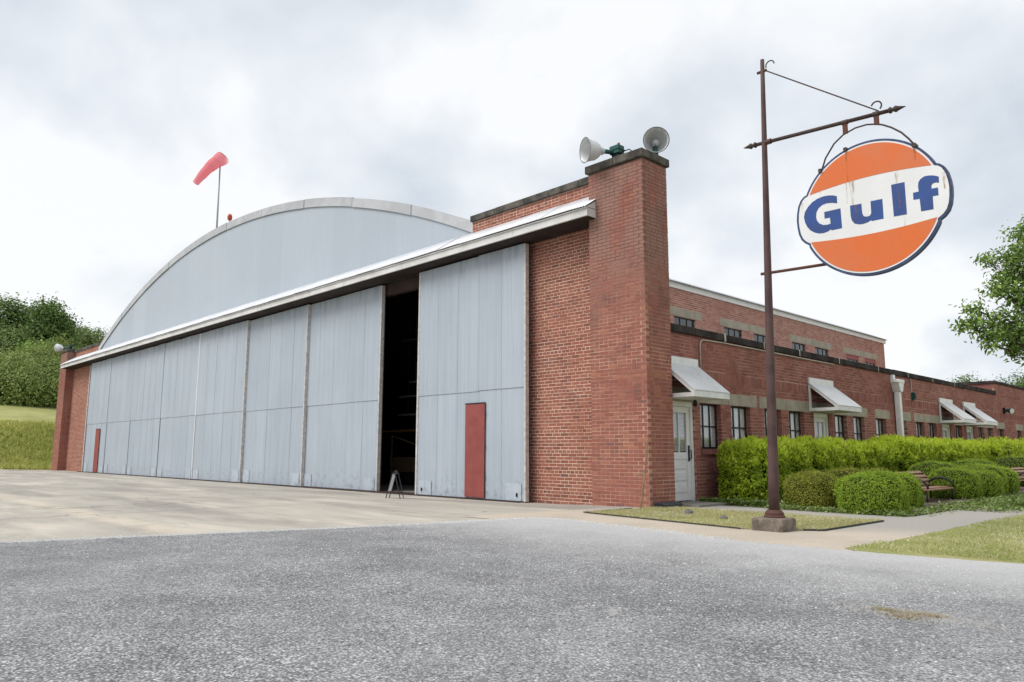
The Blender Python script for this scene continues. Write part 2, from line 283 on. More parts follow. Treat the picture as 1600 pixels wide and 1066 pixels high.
# ------------------------------------------------------------------ mesh helpers
def off(o):
    v = Vector((0, 0, 0))
    while o is not None: v += o.location; o = o.parent
    return v
class MB:
    def __init__(s): s.v = []; s.f = []
    def add(s, vs, fs):
        k = len(s.v); s.v += [tuple(q) for q in vs]; s.f += [tuple(i + k for i in q) for q in fs]; return s
    def box(s, x0, x1, y0, y1, z0, z1):
        return s.add([(x0, y0, z0), (x1, y0, z0), (x1, y1, z0), (x0, y1, z0), (x0, y0, z1), (x1, y0, z1), (x1, y1, z1), (x0, y1, z1)],
                     [(0, 3, 2, 1), (4, 5, 6, 7), (0, 1, 5, 4), (1, 2, 6, 5), (2, 3, 7, 6), (3, 0, 4, 7)])
    def tube(s, pts, radii, seg=12, cap=True):
        pts = [Vector(q) for q in pts]; n = len(pts)
        if isinstance(radii, (int, float)): radii = [radii] * n
        ref = None; rings = []
        for i, q in enumerate(pts):
            d = (pts[min(i + 1, n - 1)] - pts[max(i - 1, 0)]).normalized()
            if ref is None: ref = d.orthogonal().normalized()
            ref = (ref - d * ref.dot(d)).normalized(); b = d.cross(ref)
            rings.append([q + radii[i] * (math.cos(a) * ref + math.sin(a) * b) for a in [2 * math.pi * j / seg for j in range(seg)]])
        vs = [q for r in rings for q in r]; fs = []
        for i in range(n - 1):
            for j in range(seg):
                a, b = i * seg + j, i * seg + (j + 1) % seg
                fs.append((a, b, b + seg, a + seg))
        if cap: fs += [tuple(range(seg))[::-1], tuple(range((n - 1) * seg, n * seg))]
        return s.add(vs, fs)
    def beam(s, a, b, wv, hv):
        """rectangular bar from a to b; wv, hv half-extent vectors"""
        a, b, wv, hv = map(Vector, (a, b, wv, hv))
        vs = [a - wv - hv, a + wv - hv, a + wv + hv, a - wv + hv, b - wv - hv, b + wv - hv, b + wv + hv, b - wv + hv]
        return s.add(vs, [(0, 1, 2, 3), (7, 6, 5, 4), (0, 4, 5, 1), (1, 5, 6, 2), (2, 6, 7, 3), (3, 7, 4, 0)])
    def prism(s, poly, ax, a, b):
        """extrude a 2-D polygon; ax = axis of extrusion"""
        def P(q, t): return {'y': (q[0], t, q[1]), 'x': (t, q[0], q[1]), 'z': (q[0], q[1], t)}[ax]
        n = len(poly); vs = [P(q, a) for q in poly] + [P(q, b) for q in poly]
        return s.add(vs, [tuple(range(n)), tuple(range(n, 2 * n))[::-1]] + [(i, (i + 1) % n, n + (i + 1) % n, n + i)[::-1] for i in range(n)])
    def mesh(s, name, mat, smooth=False, o=(0, 0, 0)):
        me = bpy.data.meshes.new(name); me.from_pydata([(q[0] - o[0], q[1] - o[1], q[2] - o[2]) for q in s.v], [], s.f)
        bm = bmesh.new(); bm.from_mesh(me); bmesh.ops.recalc_face_normals(bm, faces=bm.faces); bm.to_mesh(me); bm.free()
        me.materials.append(MATS[mat])
        if smooth: me.polygons.foreach_set('use_smooth', [True] * len(me.polygons))
        return me
    def build(s, name, mat, parent=None, smooth=False, bevel=0, loc=None):
        o = loc if loc is not None else off(parent)
        return link(name, s.mesh(name, mat, smooth, o), parent, Vector(o) - off(parent) if loc is not None else None, bevel)
def link(name, me, parent=None, loc=None, bevel=0, rot=None):
    ob = bpy.data.objects.new(name, me); COL.objects.link(ob); ob.parent = parent
    if loc is not None: ob.location = loc
    if rot is not None: ob.rotation_euler = rot
    if bevel:
        b = ob.modifiers.new('bevel', 'BEVEL'); b.width = bevel; b.segments = 2; b.limit_method = 'ANGLE'
    return ob
def tag(o, label=None, cat=None, group=None, kind=None):
    if label: o['label'] = label
    if cat: o['category'] = cat
    if group: o['group'] = group
    if kind: o['kind'] = kind
    return o
def empty(name, loc, label=None, cat=None, group=None):
    o = bpy.data.objects.new(name, None); COL.objects.link(o); o.location = loc; o.empty_display_size = .2
    return tag(o, label, cat, group)
def quads(name, V, mat, parent=None, smooth=False, tri=False):
    """V: (n,4,3) numpy array of quads (world coordinates) or (n,3,3) triangles"""
    n, k = V.shape[0], V.shape[1]; me = bpy.data.meshes.new(name)
    o = np.array(off(parent)) if parent else np.zeros(3)
    me.vertices.add(n * k); me.vertices.foreach_set('co', (V.reshape(-1, 3) - o).astype(np.float32).ravel())
    me.loops.add(n * k); me.loops.foreach_set('vertex_index', np.arange(n * k, dtype=np.int32))
    me.polygons.add(n); me.polygons.foreach_set('loop_start', np.arange(0, n * k, k, dtype=np.int32))
    me.polygons.foreach_set('loop_total', np.full(n, k, dtype=np.int32))
    me.update(calc_edges=True); me.materials.append(MATS[mat])
    return link(name, me, parent)

# ------------------------------------------------------------------ ground
def sm(t): t = min(1, max(0, t)); return t * t * (3 - 2 * t)
def hz(x, y):                      # terrain height
    h = -0.07 * sm((-.6 - x) / 2.2) * sm((y + 3.2) / 3) if x < 0 else 0
    h += 2.95 * sm((-44.2 - x) / 9) + 2.3 * sm((-52 - x) / 22) + 1.5 * sm((-80 - x) / 60)
    if x < -45: h += .25 * mnoise.noise((x * .08, y * .08, 0))
    return h
def sheet(name, xs, ys, dz, mat, inside=None, jitter=0, hf=hz):
    vs = [(x, y, hf(x, y) + dz) for y in ys for x in xs]; nx = len(xs); fs = []
    for j in range(len(ys) - 1):
        for i in range(nx - 1):
            fs.append((j * nx + i, j * nx + i + 1, (j + 1) * nx + i + 1, (j + 1) * nx + i))
    me = bpy.data.meshes.new(name); me.from_pydata(vs, [], fs); me.materials.append(MATS[mat])
    me.polygons.foreach_set('use_smooth', [True] * len(me.polygons))
    return tag(link(name, me), kind='structure')
lin = lambda a, b, n: [a + (b - a) * i / n for i in range(n + 1)]
def hter(x, y): return hz(x, y) - (.045 if x > -46 else 0)
sheet('ground', [-900, -400, -200, -140] + lin(-110, -40, 60) + [-30, -20, -10, -3, -1, 0, 6, 20, 60, 200, 900],
      [-900, -300, -100, -50, -30] + lin(-20, 60, 40) + [80, 120, 300, 900], 0, 'hill_lawn', hf=hter)
AX = lin(-43.6, -4, 20) + [-2.8, -2.2, -1.7, -1.2, -.8, -.4, 0, 2]
sheet('concrete_apron', AX, [-60, -30, -15, -8, -3.2, -2.7, -2.2, -1.7, -1.2, -.8, -.4, 0, .6], 0, 'concrete_apron')
# sidewalk slabs (raised sheets flush with each other)
def poly_sheet(name, pts, z, mat, cell=None, rag=0, kind='structure'):
    out = []
    for i in range(len(pts)):
        a, b = Vector(pts[i]), Vector(pts[(i + 1) % len(pts)]); n = max(1, int((b - a).length / .12)) if rag and pts[i] in rag_edges else 1
        for k in range(n):
            q = a.lerp(b, k / n)
            if n > 1:
                nn = mnoise.noise((q.x * 1.9, q.y * 1.9, 5)) * rag + mnoise.noise((q.x * 8, q.y * 8, 5)) * rag * .6
                d = (b - a).normalized(); q = q + Vector((-d.y, d.x)) * nn
            out.append((q.x, q.y))
    me = bpy.data.meshes.new(name); bm = bmesh.new()
    f = bm.faces.new([bm.verts.new((x, y, z + hz(x, y))) for x, y in out]); bmesh.ops.triangulate(bm, faces=[f]); bm.to_mesh(me); bm.free()
    me.materials.append(MATS[mat]); return tag(link(name, me), kind=kind)
rag_edges = set()
poly_sheet('pavement', [(-.9, -3.7), (6.0, -3.7), (5.05, -3.0), (5.02, 40), (3.95, 40), (3.95, 1.62), (-.28, 1.62), (-.28, .62), (-.6, .62), (-.6, -.3)], .006, 'walk_concrete')
E0 = [(-6.5, -28), (-1.62, -9.73), (-1.24, -8.4), (-.62, -6.39), (-.2, -4.59), (.06, -3.2), (.5, -2.98), (2.16, -3.22), (3.65, -3.55), (4.9, -3.55), (5.6, -3.45), (6.6, -3.3), (30, -3.3), (60, -5), (60, -60), (-20, -60)]
rag_edges = set(E0[:12])
poly_sheet('road', E0, .012, 'asphalt_old', rag=.055)
rag_edges = {(4.9, -3.32), (5.02, -2.3), (5.0, -.3), (5.03, 2.1)}
poly_sheet('lawn', [(4.9, -3.32), (5.02, -2.3), (5.0, -.3), (5.03, 2.1), (5.06, 3.3), (5.06, 40), (60, 60), (60, -3.6), (7, -3.6), (6.2, -3.6), (5.2, -3.6)], .010, 'grass_soil', rag=.03)
rag_edges = set()
poly_sheet('grass_patch', [(-.08, -1.72), (3.1, -2.26), (3.95, -1.75), (3.95, .45), (.03, .45), (.03, -.02), (-.08, -.4)], .012, 'grass_soil')
poly_sheet('planting_bed', [(-.28, 1.66), (3.9, 1.66), (3.9, 40), (-.28, 40)], .008, 'mulch')

# ------------------------------------------------------------------ bricks
COURSE, BL, JO = .0715, .226, .0145
class Bricks:
    """collects bricks of one thing; nearest full ones become single objects"""
    def __init__(s): s.items = []
    def face(s, O, U, Nn, u0, u1, z0, z1, mat, holes=(), phase=0, soldier=None, depth=.09, quoin=None):
        U0, U1 = u0, u1; O, U, Nn = Vector(O), Vector(U), Vector(Nn); n = int((z1 - z0) / COURSE + .5)
        for k in range(n):
            a, b = z0 + k * COURSE, z0 + (k + 1) * COURSE - JO
            zc = (a + b) / 2
            hl = [h for h in holes if h[2] < zc < h[3]]
            if soldier and soldier[0] < zc < soldier[1]: continue
            head = k % 6 == 3
            u0, u1 = U0, U1
            if quoin == 'end' and k % 2: u1 = U1 - depth - JO
            if quoin == 'start' and k % 2 == 0: u0 = U0 + depth + JO
            Lb = BL / 2 if head else BL
            u = u0 - (Lb * .5 if (k + phase) % 2 else 0) + (BL * .25 if head else 0) - (Lb if head else 0)
            while u < u1:
                p, q = max(u, u0), min(u + Lb - JO, u1); u += Lb
                segs = [(p, q)]
                for h in hl:
                    ns = []
                    for (c, d) in segs:
                        if d <= h[0] or c >= h[1]: ns.append((c, d)); continue
                        if c < h[0]: ns.append((c, h[0]))
                        if d > h[1]: ns.append((h[1], d))
                    segs = ns
                for c, d in segs:
                    if d - c > .03: s.items.append((O, U, Nn, c, d, a, b, depth, mat, abs(d - c - (BL - JO)) < 1e-4 and not head))
        if soldier:
            u = u0
            while u < u1 - .06:
                if not any(h[0] < u + .03 < h[1] and h[2] < soldier[0] + .1 < h[3] for h in holes):
                    s.items.append((O, U, Nn, u, u + COURSE - JO, soldier[0], soldier[1] - JO, depth, mat, False))
                u += COURSE
    def emit(s, parents, limit):
        """parents: material -> part object"""
        cam_ = np.array(CAM); full = [i for i, q in enumerate(s.items) if q[9]]
        def dist(i):
            O, U, Nn, c, d, a, b, *_ = s.items[i]; p = O + U * ((c + d) / 2) + Vector((0, 0, (a + b) / 2)); v = CAM - p
            return v.length / max(.05, abs(v.normalized().dot(Nn)) ** .5)
        full.sort(key=dist); single = set(full[:limit]); protos = {}
        rest = {}
        for i, (O, U, Nn, c, d, a, b, dep, mat, _) in enumerate(s.items):
            pr = random.uniform(-.002, .0035); c += random.uniform(-.002, .002); d += random.uniform(-.002, .002); zj = random.uniform(-.0018, .0018); a += zj; b += zj
            if i in single:
                if mat not in protos:
                    mb = MB().box(-(BL - JO) / 2, (BL - JO) / 2, -dep, 0, -(COURSE - JO) / 2, (COURSE - JO) / 2); protos[mat] = mb.mesh('brick', mat)
                    bm = bmesh.new(); bm.from_mesh(protos[mat])
                    bmesh.ops.translate(bm, verts=bm.verts, vec=(0, 0, 0)); bm.to_mesh(protos[mat]); bm.free()
                par = parents[mat]; p = O + U * ((c + d) / 2) + Vector((0, 0, (a + b) / 2)) + Nn * pr
                ang = math.atan2(U.y, U.x)
                # local +y of the brick must point along the outward normal
                if Matrix.Rotation(ang, 3, 'Z') @ Vector((0, 1, 0)) @ Nn < 0: ang += math.pi
                link('brick', protos[mat], par, p - off(par), rot=(0, 0, ang))
            else:
                P0 = O + U * c + Nn * pr; P1 = O + U * d + Nn * pr; B = -Nn * dep
                A = [P0 + Vector((0, 0, a)), P1 + Vector((0, 0, a)), P1 + Vector((0, 0, b)), P0 + Vector((0, 0, b))]
                K = [q + B for q in A]
                rest.setdefault(mat, MB()).add(A + K, [(0, 1, 2, 3), (1, 0, 4, 5), (2, 1, 5, 6), (3, 2, 6, 7), (0, 3, 7, 4)])
        for mat, mb in rest.items():
            tag(mb.build('bricks', mat, parents[mat]), kind='stuff')

ZB = -.07                          # ground level at the doors
HANGAR = empty('hangar', (-21.2, .5, 0), 'large arched aircraft hangar with grey metal sliding doors and red brick ends', 'hangar')
WALLY = .42
# solid cores (mortar); the facade wall, pillars, parapets
wr = MB().box(-3.62, -1.30, WALLY + .003, .8, ZB - .05, 5.9).build('wall', 'mortar_front', HANGAR)
wl = MB().box(-41.2, -37.3, WALLY + .003, .8, ZB - .05, 5.9).build('wall', 'mortar_front', HANGAR)
pr_ = MB().box(-1.357, -.003, .003, .817, -.1, 6.74).build('pillar', 'mortar_pillar', HANGAR)
pl_ = MB().box(-42.417, -41.083, .003, .817, -.12, 6.78).build('pillar', 'mortar_pillar', HANGAR)
pa_ = MB().box(-5.53, -1.30, WALLY + .005, .78, 5.92, 6.74).build('parapet', 'mortar_front', HANGAR)
pb_ = MB().box(-41.2, -36.6, WALLY + .005, .78, 5.92, 6.74).build('parapet', 'mortar_front', HANGAR)
up_ = MB().box(-5.8, -5.503, .84, 27.5, 5.5, 6.42).box(-5.8, -5.503, .84, 27.5, 3.5, 4.95)
y = .84
for a, b in [(9.2, 10.46), (12.32, 13.6), (14.46, 15.75), (17.55, 18.8), (19.65, 21.0), (22.85, 24.25), (24.96, 26.3), (27.5, 27.5)]:
    up_.box(-5.8, -5.503, y, a, 4.95, 5.5); y = b
up_ = up_.build('clerestory_wall', 'mortar_upper', HANGAR)
B1, B2, B3, B4, B5, B6, B7 = [Bricks() for _ in range(7)]
def emit_group(blist, limit):      # blist: (Bricks, parent)
    pool = Bricks(); par = {}
    return
B1.face((0, 0, 0), (1, 0, 0), (0, -1, 0), -1.36, 0, -.07, 6.74, 'brick_pillar', quoin='end')
B1.face((0, 0, 0), (0, 1, 0), (1, 0, 0), 0, .82, -.07, 6.74, 'brick_pillar', phase=1, quoin='start')
B1.emit({'brick_pillar': pr_}, 200)
B2.face((0, WALLY, 0), (1, 0, 0), (0, -1, 0), -3.6, -1.35, ZB, 5.86, 'brick_front', phase=1)
B2.emit({'brick_front': wr}, 100)
B3.face((0, WALLY, 0), (1, 0, 0), (0, -1, 0), -41.1, -37.32, ZB, 5.86, 'brick_front'); B3.emit({'brick_front': wl}, 0)
B4.face((0, 0, 0), (1, 0, 0), (0, -1, 0), -42.42, -41.08, ZB, 6.76, 'brick_pillar', quoin='end')
B4.face((-41.08, 0, 0), (0, 1, 0), (1, 0, 0), 0, .42, ZB, 6.76, 'brick_pillar', phase=1, quoin='start'); B4.emit({'brick_pillar': pl_}, 0)
B5.face((0, WALLY + .002, 0), (1, 0, 0), (0, -1, 0), -5.52, -1.37, 5.95, 6.74, 'brick_front'); B5.emit({'brick_front': pa_}, 0)
B6.face((0, WALLY + .002, 0), (1, 0, 0), (0, -1, 0), -41.07, -36.6, 5.95, 6.74, 'brick_front'); B6.emit({'brick_front': pb_}, 0)
# clerestory
CW = [(9.2, 10.46), (12.32, 13.6), (14.46, 15.75), (17.55, 18.8), (19.65, 21.0), (22.85, 24.25), (24.96, 26.3)]
CL = [(8.9, 10.88), (12.04, 14.08), (14.11, 16.1), (17.32, 19.32), (19.36, 21.36), (22.52, 24.48), (24.51, 26.57)]
holes = [(a, b, 4.95, 5.5) for a, b in CW] + [(a, b, 5.5, 5.79) for a, b in CL]
B7.face((-5.5, 0, 0), (0, 1, 0), (1, 0, 0), .85, 27.5, 4.3, 6.42, 'brick_upper', holes); B7.emit({'brick_upper': up_}, 0)
for a, b in CL: MB().box(-5.62, -5.49, a, b, 5.512, 5.785).build('lintel', 'lintel_stone', HANGAR, bevel=.006)
for i, (a, b) in enumerate(CW):
    fr = MB()
    for k in range(4): y = a + (b - a - .04) * k / 3; fr.box(-5.60, -5.56, y, y + .04, 4.95, 5.5)
    fr.box(-5.598, -5.562, a, b, 5.46, 5.498); fr.box(-5.598, -5.562, a, b, 4.95, 4.99)
    wd = fr.build('window', 'black_steel', HANGAR)
    MB().box(-5.585, -5.578, a + .01, b - .01, 4.96, 5.49).build('pane', 'dark_glass', wd)
    if i >= 5: MB().box(-5.56, -5.53, a, b, 5.30, 5.5).build('board', 'red_paint', wd)
MB().box(-5.50, -5.44, .84, 27.62, 6.42, 6.60).build('eave_trim', 'white_paint', HANGAR, bevel=.01)
MB().box(-5.75, -5.38, .84, 27.68, 6.602, 6.63).build('eave_flashing', 'flashing', HANGAR)
# coping stones
def coping(parent, a, b, step, fn, mat, bev=.015):
    x = a; i = 0
    while x < b - .05:
        e = min(b, x + step); fn(x + .004, e - .004, random.uniform(-.004, .006)).build('coping_stone', mat, parent, bevel=bev); x = e
coping(pa_, -5.56, -1.37, .9, lambda a, b, j: MB().box(a, b, WALLY - .06 + j, .84 + j, 6.745, 6.90 + j), 'coping_stone')
coping(pb_, -41.06, -36.5, .9, lambda a, b, j: MB().box(a, b, WALLY - .06 + j, .84 + j, 6.745, 6.90 + j), 'coping_stone')
coping(pr_, -1.42, .055, .74, lambda a, b, j: MB().box(a, b, -.06 + j, .88, 6.75, 6.92 + j * .5), 'coping_stone', .02)
coping(pl_, -42.48, -41.02, .74, lambda a, b, j: MB().box(a, b, -.06 + j, .88, 6.79, 6.95 + j * .5), 'coping_stone', .02)

# ------------------------------------------------------------------ sliding doors
def corrug(wd, ht, pitch=.068, amp=.0022, seg=6):
    n = max(2, int(round(wd / pitch * seg))); vs = []; fs = []
    for i in range(n + 1):
        x = wd * i / n; y = -amp * math.cos(2 * math.pi * x / pitch)
        vs += [(x, y, 0), (x, y, ht)]
    for i in range(n): fs.append((2 * i, 2 * i + 2, 2 * i + 3, 2 * i + 1))
    mb = MB(); mb.add(vs, fs); return mb
TOP = 5.70; MID = 2.44
leaves = [(-7.30, -3.38, .16, 5), (-13.50, -9.32, .33, 5), (-17.6, -13.35, .24, 5), (-21.83, -17.54, .16, 5), (-25.7, -21.83, .165, 5), (-29.6, -25.7, .16, 5), (-33.1, -29.6, .165, 4), (-36.5, -33.1, .16, 4)]
for li, (x0, x1, y, n) in enumerate(leaves):
    lf = MB().box(x0 + .02, x1 - .02, y + .02, y + .075, ZB + .03, TOP).build('door_leaf', 'edge_timber', HANGAR)
    wsh = (x1 - x0) / n; r = random.Random(li)
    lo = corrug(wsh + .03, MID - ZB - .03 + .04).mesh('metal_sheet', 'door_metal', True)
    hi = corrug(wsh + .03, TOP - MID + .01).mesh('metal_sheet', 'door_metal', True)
    wk = {0: (-5.38, -4.69), 7: (-34.75, -34.05)}.get(li)
    for k in range(n):
        xs = x0 + k * wsh - .015
        link('metal_sheet', lo, lf, Vector((xs, y + .006 - (.0048 if k % 2 else .004), ZB + .03)) - off(lf), rot=(r.uniform(-.001, .0005), 0, r.uniform(-.0008, .0008)))
        link('metal_sheet', hi, lf, Vector((xs, y - .008 - (.0048 if k % 2 else .004), MID + r.uniform(-.015, .01))) - off(lf), rot=(r.uniform(-.0005, .0005), 0, r.uniform(-.0008, .0008)))
    # patch plates at the foot
    for px in (x0 + .12, x1 - .62): MB().box(px, px + .5, y - .013, y - .009, ZB + .03, ZB + .42 + r.uniform(-.05, .05)).build('kick_plate', 'kick_metal', lf)
    # right-hand edge post and its strip
    if li < 4:
        MB().box(x1 - .03, x1 + .02, y - .02, y + .09, ZB + .02, TOP + .01).build('edge_post', 'edge_timber', lf, bevel=.006)
        MB().box(x1 + .0, x1 + .028, y + .092, y + .11, ZB + .02, TOP + .01).build('edge_seal', 'soffit_wood', lf)
    else: MB().box(x1 - .03, x1 + .02, y - .022, y - .012, ZB + .04, TOP).build('edge_strip', 'door_metal' if li % 2 else 'white_paint' if li == 4 else 'door_metal', lf)
    if li == 0:
        MB().box(x0 - .035, x0 + .03, y - .02, y + .09, ZB + .02, TOP).build('edge_post', 'edge_timber', lf, bevel=.006)
        q = MB()
        for j, xx in enumerate((x0 + .25, x1 - .25)): q.box(xx - .02, xx + .02, y - .034, y - .018, ZB + .12, ZB + .2)
        q.build('foot_latch', 'black_steel', lf)
    if wk:
        a, b = wk; d = MB().box(a, b, y - .034, y - .004, ZB + .05, 2.13).build('wicket_door', 'red_paint', lf, bevel=.004)
        d['label'] = 'narrow dull red wicket door cut into the grey leaf'
        MB().box(a - .01, b + .012, y - .036, y - .016, 2.134, 2.165).build('door_head', 'soffit_wood', d)
        MB().box(b + .001, b + .012, y - .03, y - .012, ZB + .05, 2.12).build('door_gap', 'soffit_wood', d)
        q = MB()
        for zz in (.4, 1.1, 1.85): q.box(b + .002, b + .022, y - .042, y - .03, zz, zz + .1)
        q.build('hinge', 'iron_dark', d)
MB().box(-37.3, -3.5, .05, .62, ZB - .02, ZB + .022).build('door_track', 'rust_beam', HANGAR)
MB().box(-37.3, -3.66, .46, .62, 5.42, 5.74).build('header_beam', 'rust_beam', HANGAR)
# jamb boards
MB().box(-3.60, -3.52, .34, WALLY - .01, ZB, 5.72).build('jamb_board', 'edge_timber', HANGAR, bevel=.006)
MB().box(-37.4, -37.28, .30, WALLY - .01, ZB, 5.72).build('jamb_board', 'edge_timber', HANGAR, bevel=.006)

# ------------------------------------------------------------------ canopy
FY = -.27
CX0, CX1 = -41.15, -1.18
can = MB().box(CX0 + .02, CX1 - .02, FY + .05, WALLY - .004, 5.76, 5.80).build('canopy', 'soffit_wood', HANGAR)
q = MB(); x = CX0; k = 0
while x < CX1 - .1:
    e = min(CX1, x + 4.2)
    MB().box(x + .003, e - .003, FY - .002 * (k % 2), FY + .045, 5.775, 5.925).build('fascia_board', 'fascia_paint', can, bevel=.004)
    MB().box(x + .003, e - .003, FY - .03 - .002 * (k % 2), FY + .04, 5.927, 5.955).build('fascia_lip', 'fascia_paint', can, bevel=.004)
    x = e; k += 1
MB().box(CX1 - .05, CX1, FY + .047, WALLY - .41, 5.775, 5.94).build('end_board', 'fascia_paint', can)
MB().box(CX0, CX0 + .05, FY + .047, WALLY - .41, 5.775, 5.94).build('end_board', 'fascia_paint', can)
for xa in (CX1 - .03, CX0): MB().prism([(FY - .02, 5.956), (-.003, 5.956), (-.003, 6.125)], 'x', xa, xa + .03).build('end_infill', 'fascia_paint', can)
x = CX0 - .02; k = 0; rr = random.Random(4)
while x < CX1:
    e = min(CX1 + .005, x + .92)
    vs = []; fs = []; n = 24
    sag = rr.uniform(-.012, .012); lift = .004 * (k % 2)
    for i in range(n + 1):
        u = i / n; xx = x + (e - x) * u; wv = .009 * math.cos(2 * math.pi * xx / .0766)
        vs += [(xx, FY - .065 + sag, 5.965 + wv + lift + sag * u), (xx, WALLY + .05, 6.495 + wv + lift)]
    for i in range(n): fs.append((2 * i, 2 * i + 2, 2 * i + 3, 2 * i + 1))
    mb = MB().add(vs, fs); o = mb.build('roof_sheet', 'canopy_sheet', can, True)
    so_ = o.modifiers.new('s', 'SOLIDIFY'); so_.thickness = .006
    x = e - .02 if e < CX1 else CX1 + 1; k += 1

# ------------------------------------------------------------------ arched gable and roof
AC, AZ, AR = -20.95, 10.05, 37.2          # crown x, z and radius
def arch(x, dz=0): return AZ + dz - AR - dz + math.sqrt((AR + dz) ** 2 - (x - AC) ** 2)
A0, A1 = -36.5, -5.5
gy = WALLY + .06
gb = MB().prism([(A0, 5.8)] + [(x, arch(x) - .03) for x in lin(A0, A1, 60)] + [(A1, 5.8)], 'y', gy + .02, gy + .3).build('gable', 'gable_metal', HANGAR)
n = 18
for i in range(n):
    a = A0 + (A1 - A0) * i / n; b = A0 + (A1 - A0) * (i + 1) / n + .02
    xs = lin(a, b, 8); j = .004 if i % 2 else .0048
    MB().prism([(a, 6.3)] + [(x, arch(x) - .02) for x in xs] + [(b, 6.3)], 'y', gy - j, gy + .012 - j).build('gable_sheet', 'gable_metal', gb)
# flashing panels along the arch, 3 m each
edges = [-5.3, -8.15, -11.25, -14.3, -17.5, -20.6, -23.7, -26.8, -29.9, -33, -36.7]
for i in range(len(edges) - 1):
    xs = lin(edges[i + 1], edges[i] - .03, 10); rr = random.Random(i); l = rr.uniform(-.012, .02); l2 = rr.uniform(-.012, .02)
    o = [(x, arch(x) + .05 + l + (l2 - l) * k / 10) for k, x in enumerate(xs)]; inn = [(x, arch(x) - .24 + l * .5) for x in xs][::-1]
    yy = gy - .05 - .006 * (i % 2)
    mb = MB().prism(o + inn, 'y', yy, yy + .02)
    t0 = [Vector((p[0], yy, p[1])) for p in o]; t1 = [Vector((p[0], gy + 1.2, p[1] + .01)) for p in o]
    mb.add(t0 + t1, [(k, k + 1, 12 + k, 11 + k) for k in range(10)])
    mb.build('flashing_panel', 'flashing', gb)
# vault (roof shell)
xs = lin(A0 - .2, A1 + .2, 48); mb = MB()
vs = [(x, gy + .1, arch(x) - .005) for x in xs] + [(x, 27.6, arch(x) - .005) for x in xs]
mb.add(vs, [(i, i + 1, 50 + i, 49 + i) for i in range(48)])
o = mb.build('vault_roof', 'flashing', HANGAR, True)
# interior shell: floor, walls, so that the opening looks into a dark hall
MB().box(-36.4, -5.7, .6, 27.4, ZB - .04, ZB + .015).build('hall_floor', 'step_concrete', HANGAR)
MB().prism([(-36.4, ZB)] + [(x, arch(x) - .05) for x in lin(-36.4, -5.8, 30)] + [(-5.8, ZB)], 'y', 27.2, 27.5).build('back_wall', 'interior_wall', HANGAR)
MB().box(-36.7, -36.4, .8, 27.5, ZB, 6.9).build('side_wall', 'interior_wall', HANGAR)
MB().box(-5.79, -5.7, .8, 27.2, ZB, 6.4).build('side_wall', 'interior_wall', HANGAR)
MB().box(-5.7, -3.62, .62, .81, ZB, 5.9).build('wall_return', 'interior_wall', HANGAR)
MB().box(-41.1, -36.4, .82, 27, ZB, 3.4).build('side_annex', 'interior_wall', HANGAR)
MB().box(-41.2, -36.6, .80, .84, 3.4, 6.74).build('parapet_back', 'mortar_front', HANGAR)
# things glimpsed inside
rl = MB().box(-14.2, -10.2, 2.9, 3.0, 1.66, 1.74).build('yellow_rail', 'yellow_paint'); tag(rl, 'dull yellow beam running level inside the dark hangar opening', 'beam')
for x in (-14.1, -10.3): MB().box(x, x + .08, 2.91, 2.99, ZB + .015, 1.66).build('post', 'rust_beam', rl)
for i, (x, y, z, l) in enumerate([(-10.68, 2.5, 3.17, .42), (-11.05, 2.5, 2.73, .85), (-11.05, 2.5, 2.15, .85), (-12.4, 3.5, 4.78, .55)]):
    lb = ['short white strip light, highest of those by the right door leaf', 'long strip light in the hangar gap, second from the bottom', 'long strip light in the hangar gap, lowest one', 'faint strip light deep in the upper hangar gap'][i]
    o = MB().box(x - l / 2, x + l / 2, y, y + .16, z, z + .05).build('strip_light', 'gray_cover'); tag(o, lb, 'strip light', 'strip lights inside the hangar')
    MB().tube([(x, y + .08, z + .05), (x, y + .08, 7.2)], .008, 6).build('drop_rod', 'iron_dark', o)
st = empty('stair_rail', (-11.75, 2.5, ZB), 'thin slanting hand rail on a post inside the hangar opening', 'railing')
MB().tube([(-11.75, 2.5, ZB), (-11.75, 2.5, 1.53)], .025, 8).build('post', 'rust_iron', st)
MB().tube([(-11.75, 2.5, 1.53), (-10.48, 2.5, 1.24), (-9.9, 2.5, 1.1)], .018, 8).build('handrail', 'tan_wood', st)
MB().tube([(-9.9, 2.5, ZB), (-9.9, 2.5, 1.1)], .025, 8).build('post', 'rust_iron', st)
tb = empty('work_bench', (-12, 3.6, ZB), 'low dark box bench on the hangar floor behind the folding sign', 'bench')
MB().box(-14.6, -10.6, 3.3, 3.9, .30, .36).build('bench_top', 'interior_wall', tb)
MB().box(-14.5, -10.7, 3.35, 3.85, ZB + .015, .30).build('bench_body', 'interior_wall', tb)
cr = MB().box(-13.2, -11.9, 3.45, 3.8, .362, .85).build('crate', 'tan_wood'); tag(cr, 'dim wooden crate on the low bench inside the hangar', 'crate')
for z in (.5, .7): MB().box(-13.21, -11.89, 3.435, 3.449, z, z + .06).build('batten', 'tan_wood', cr)

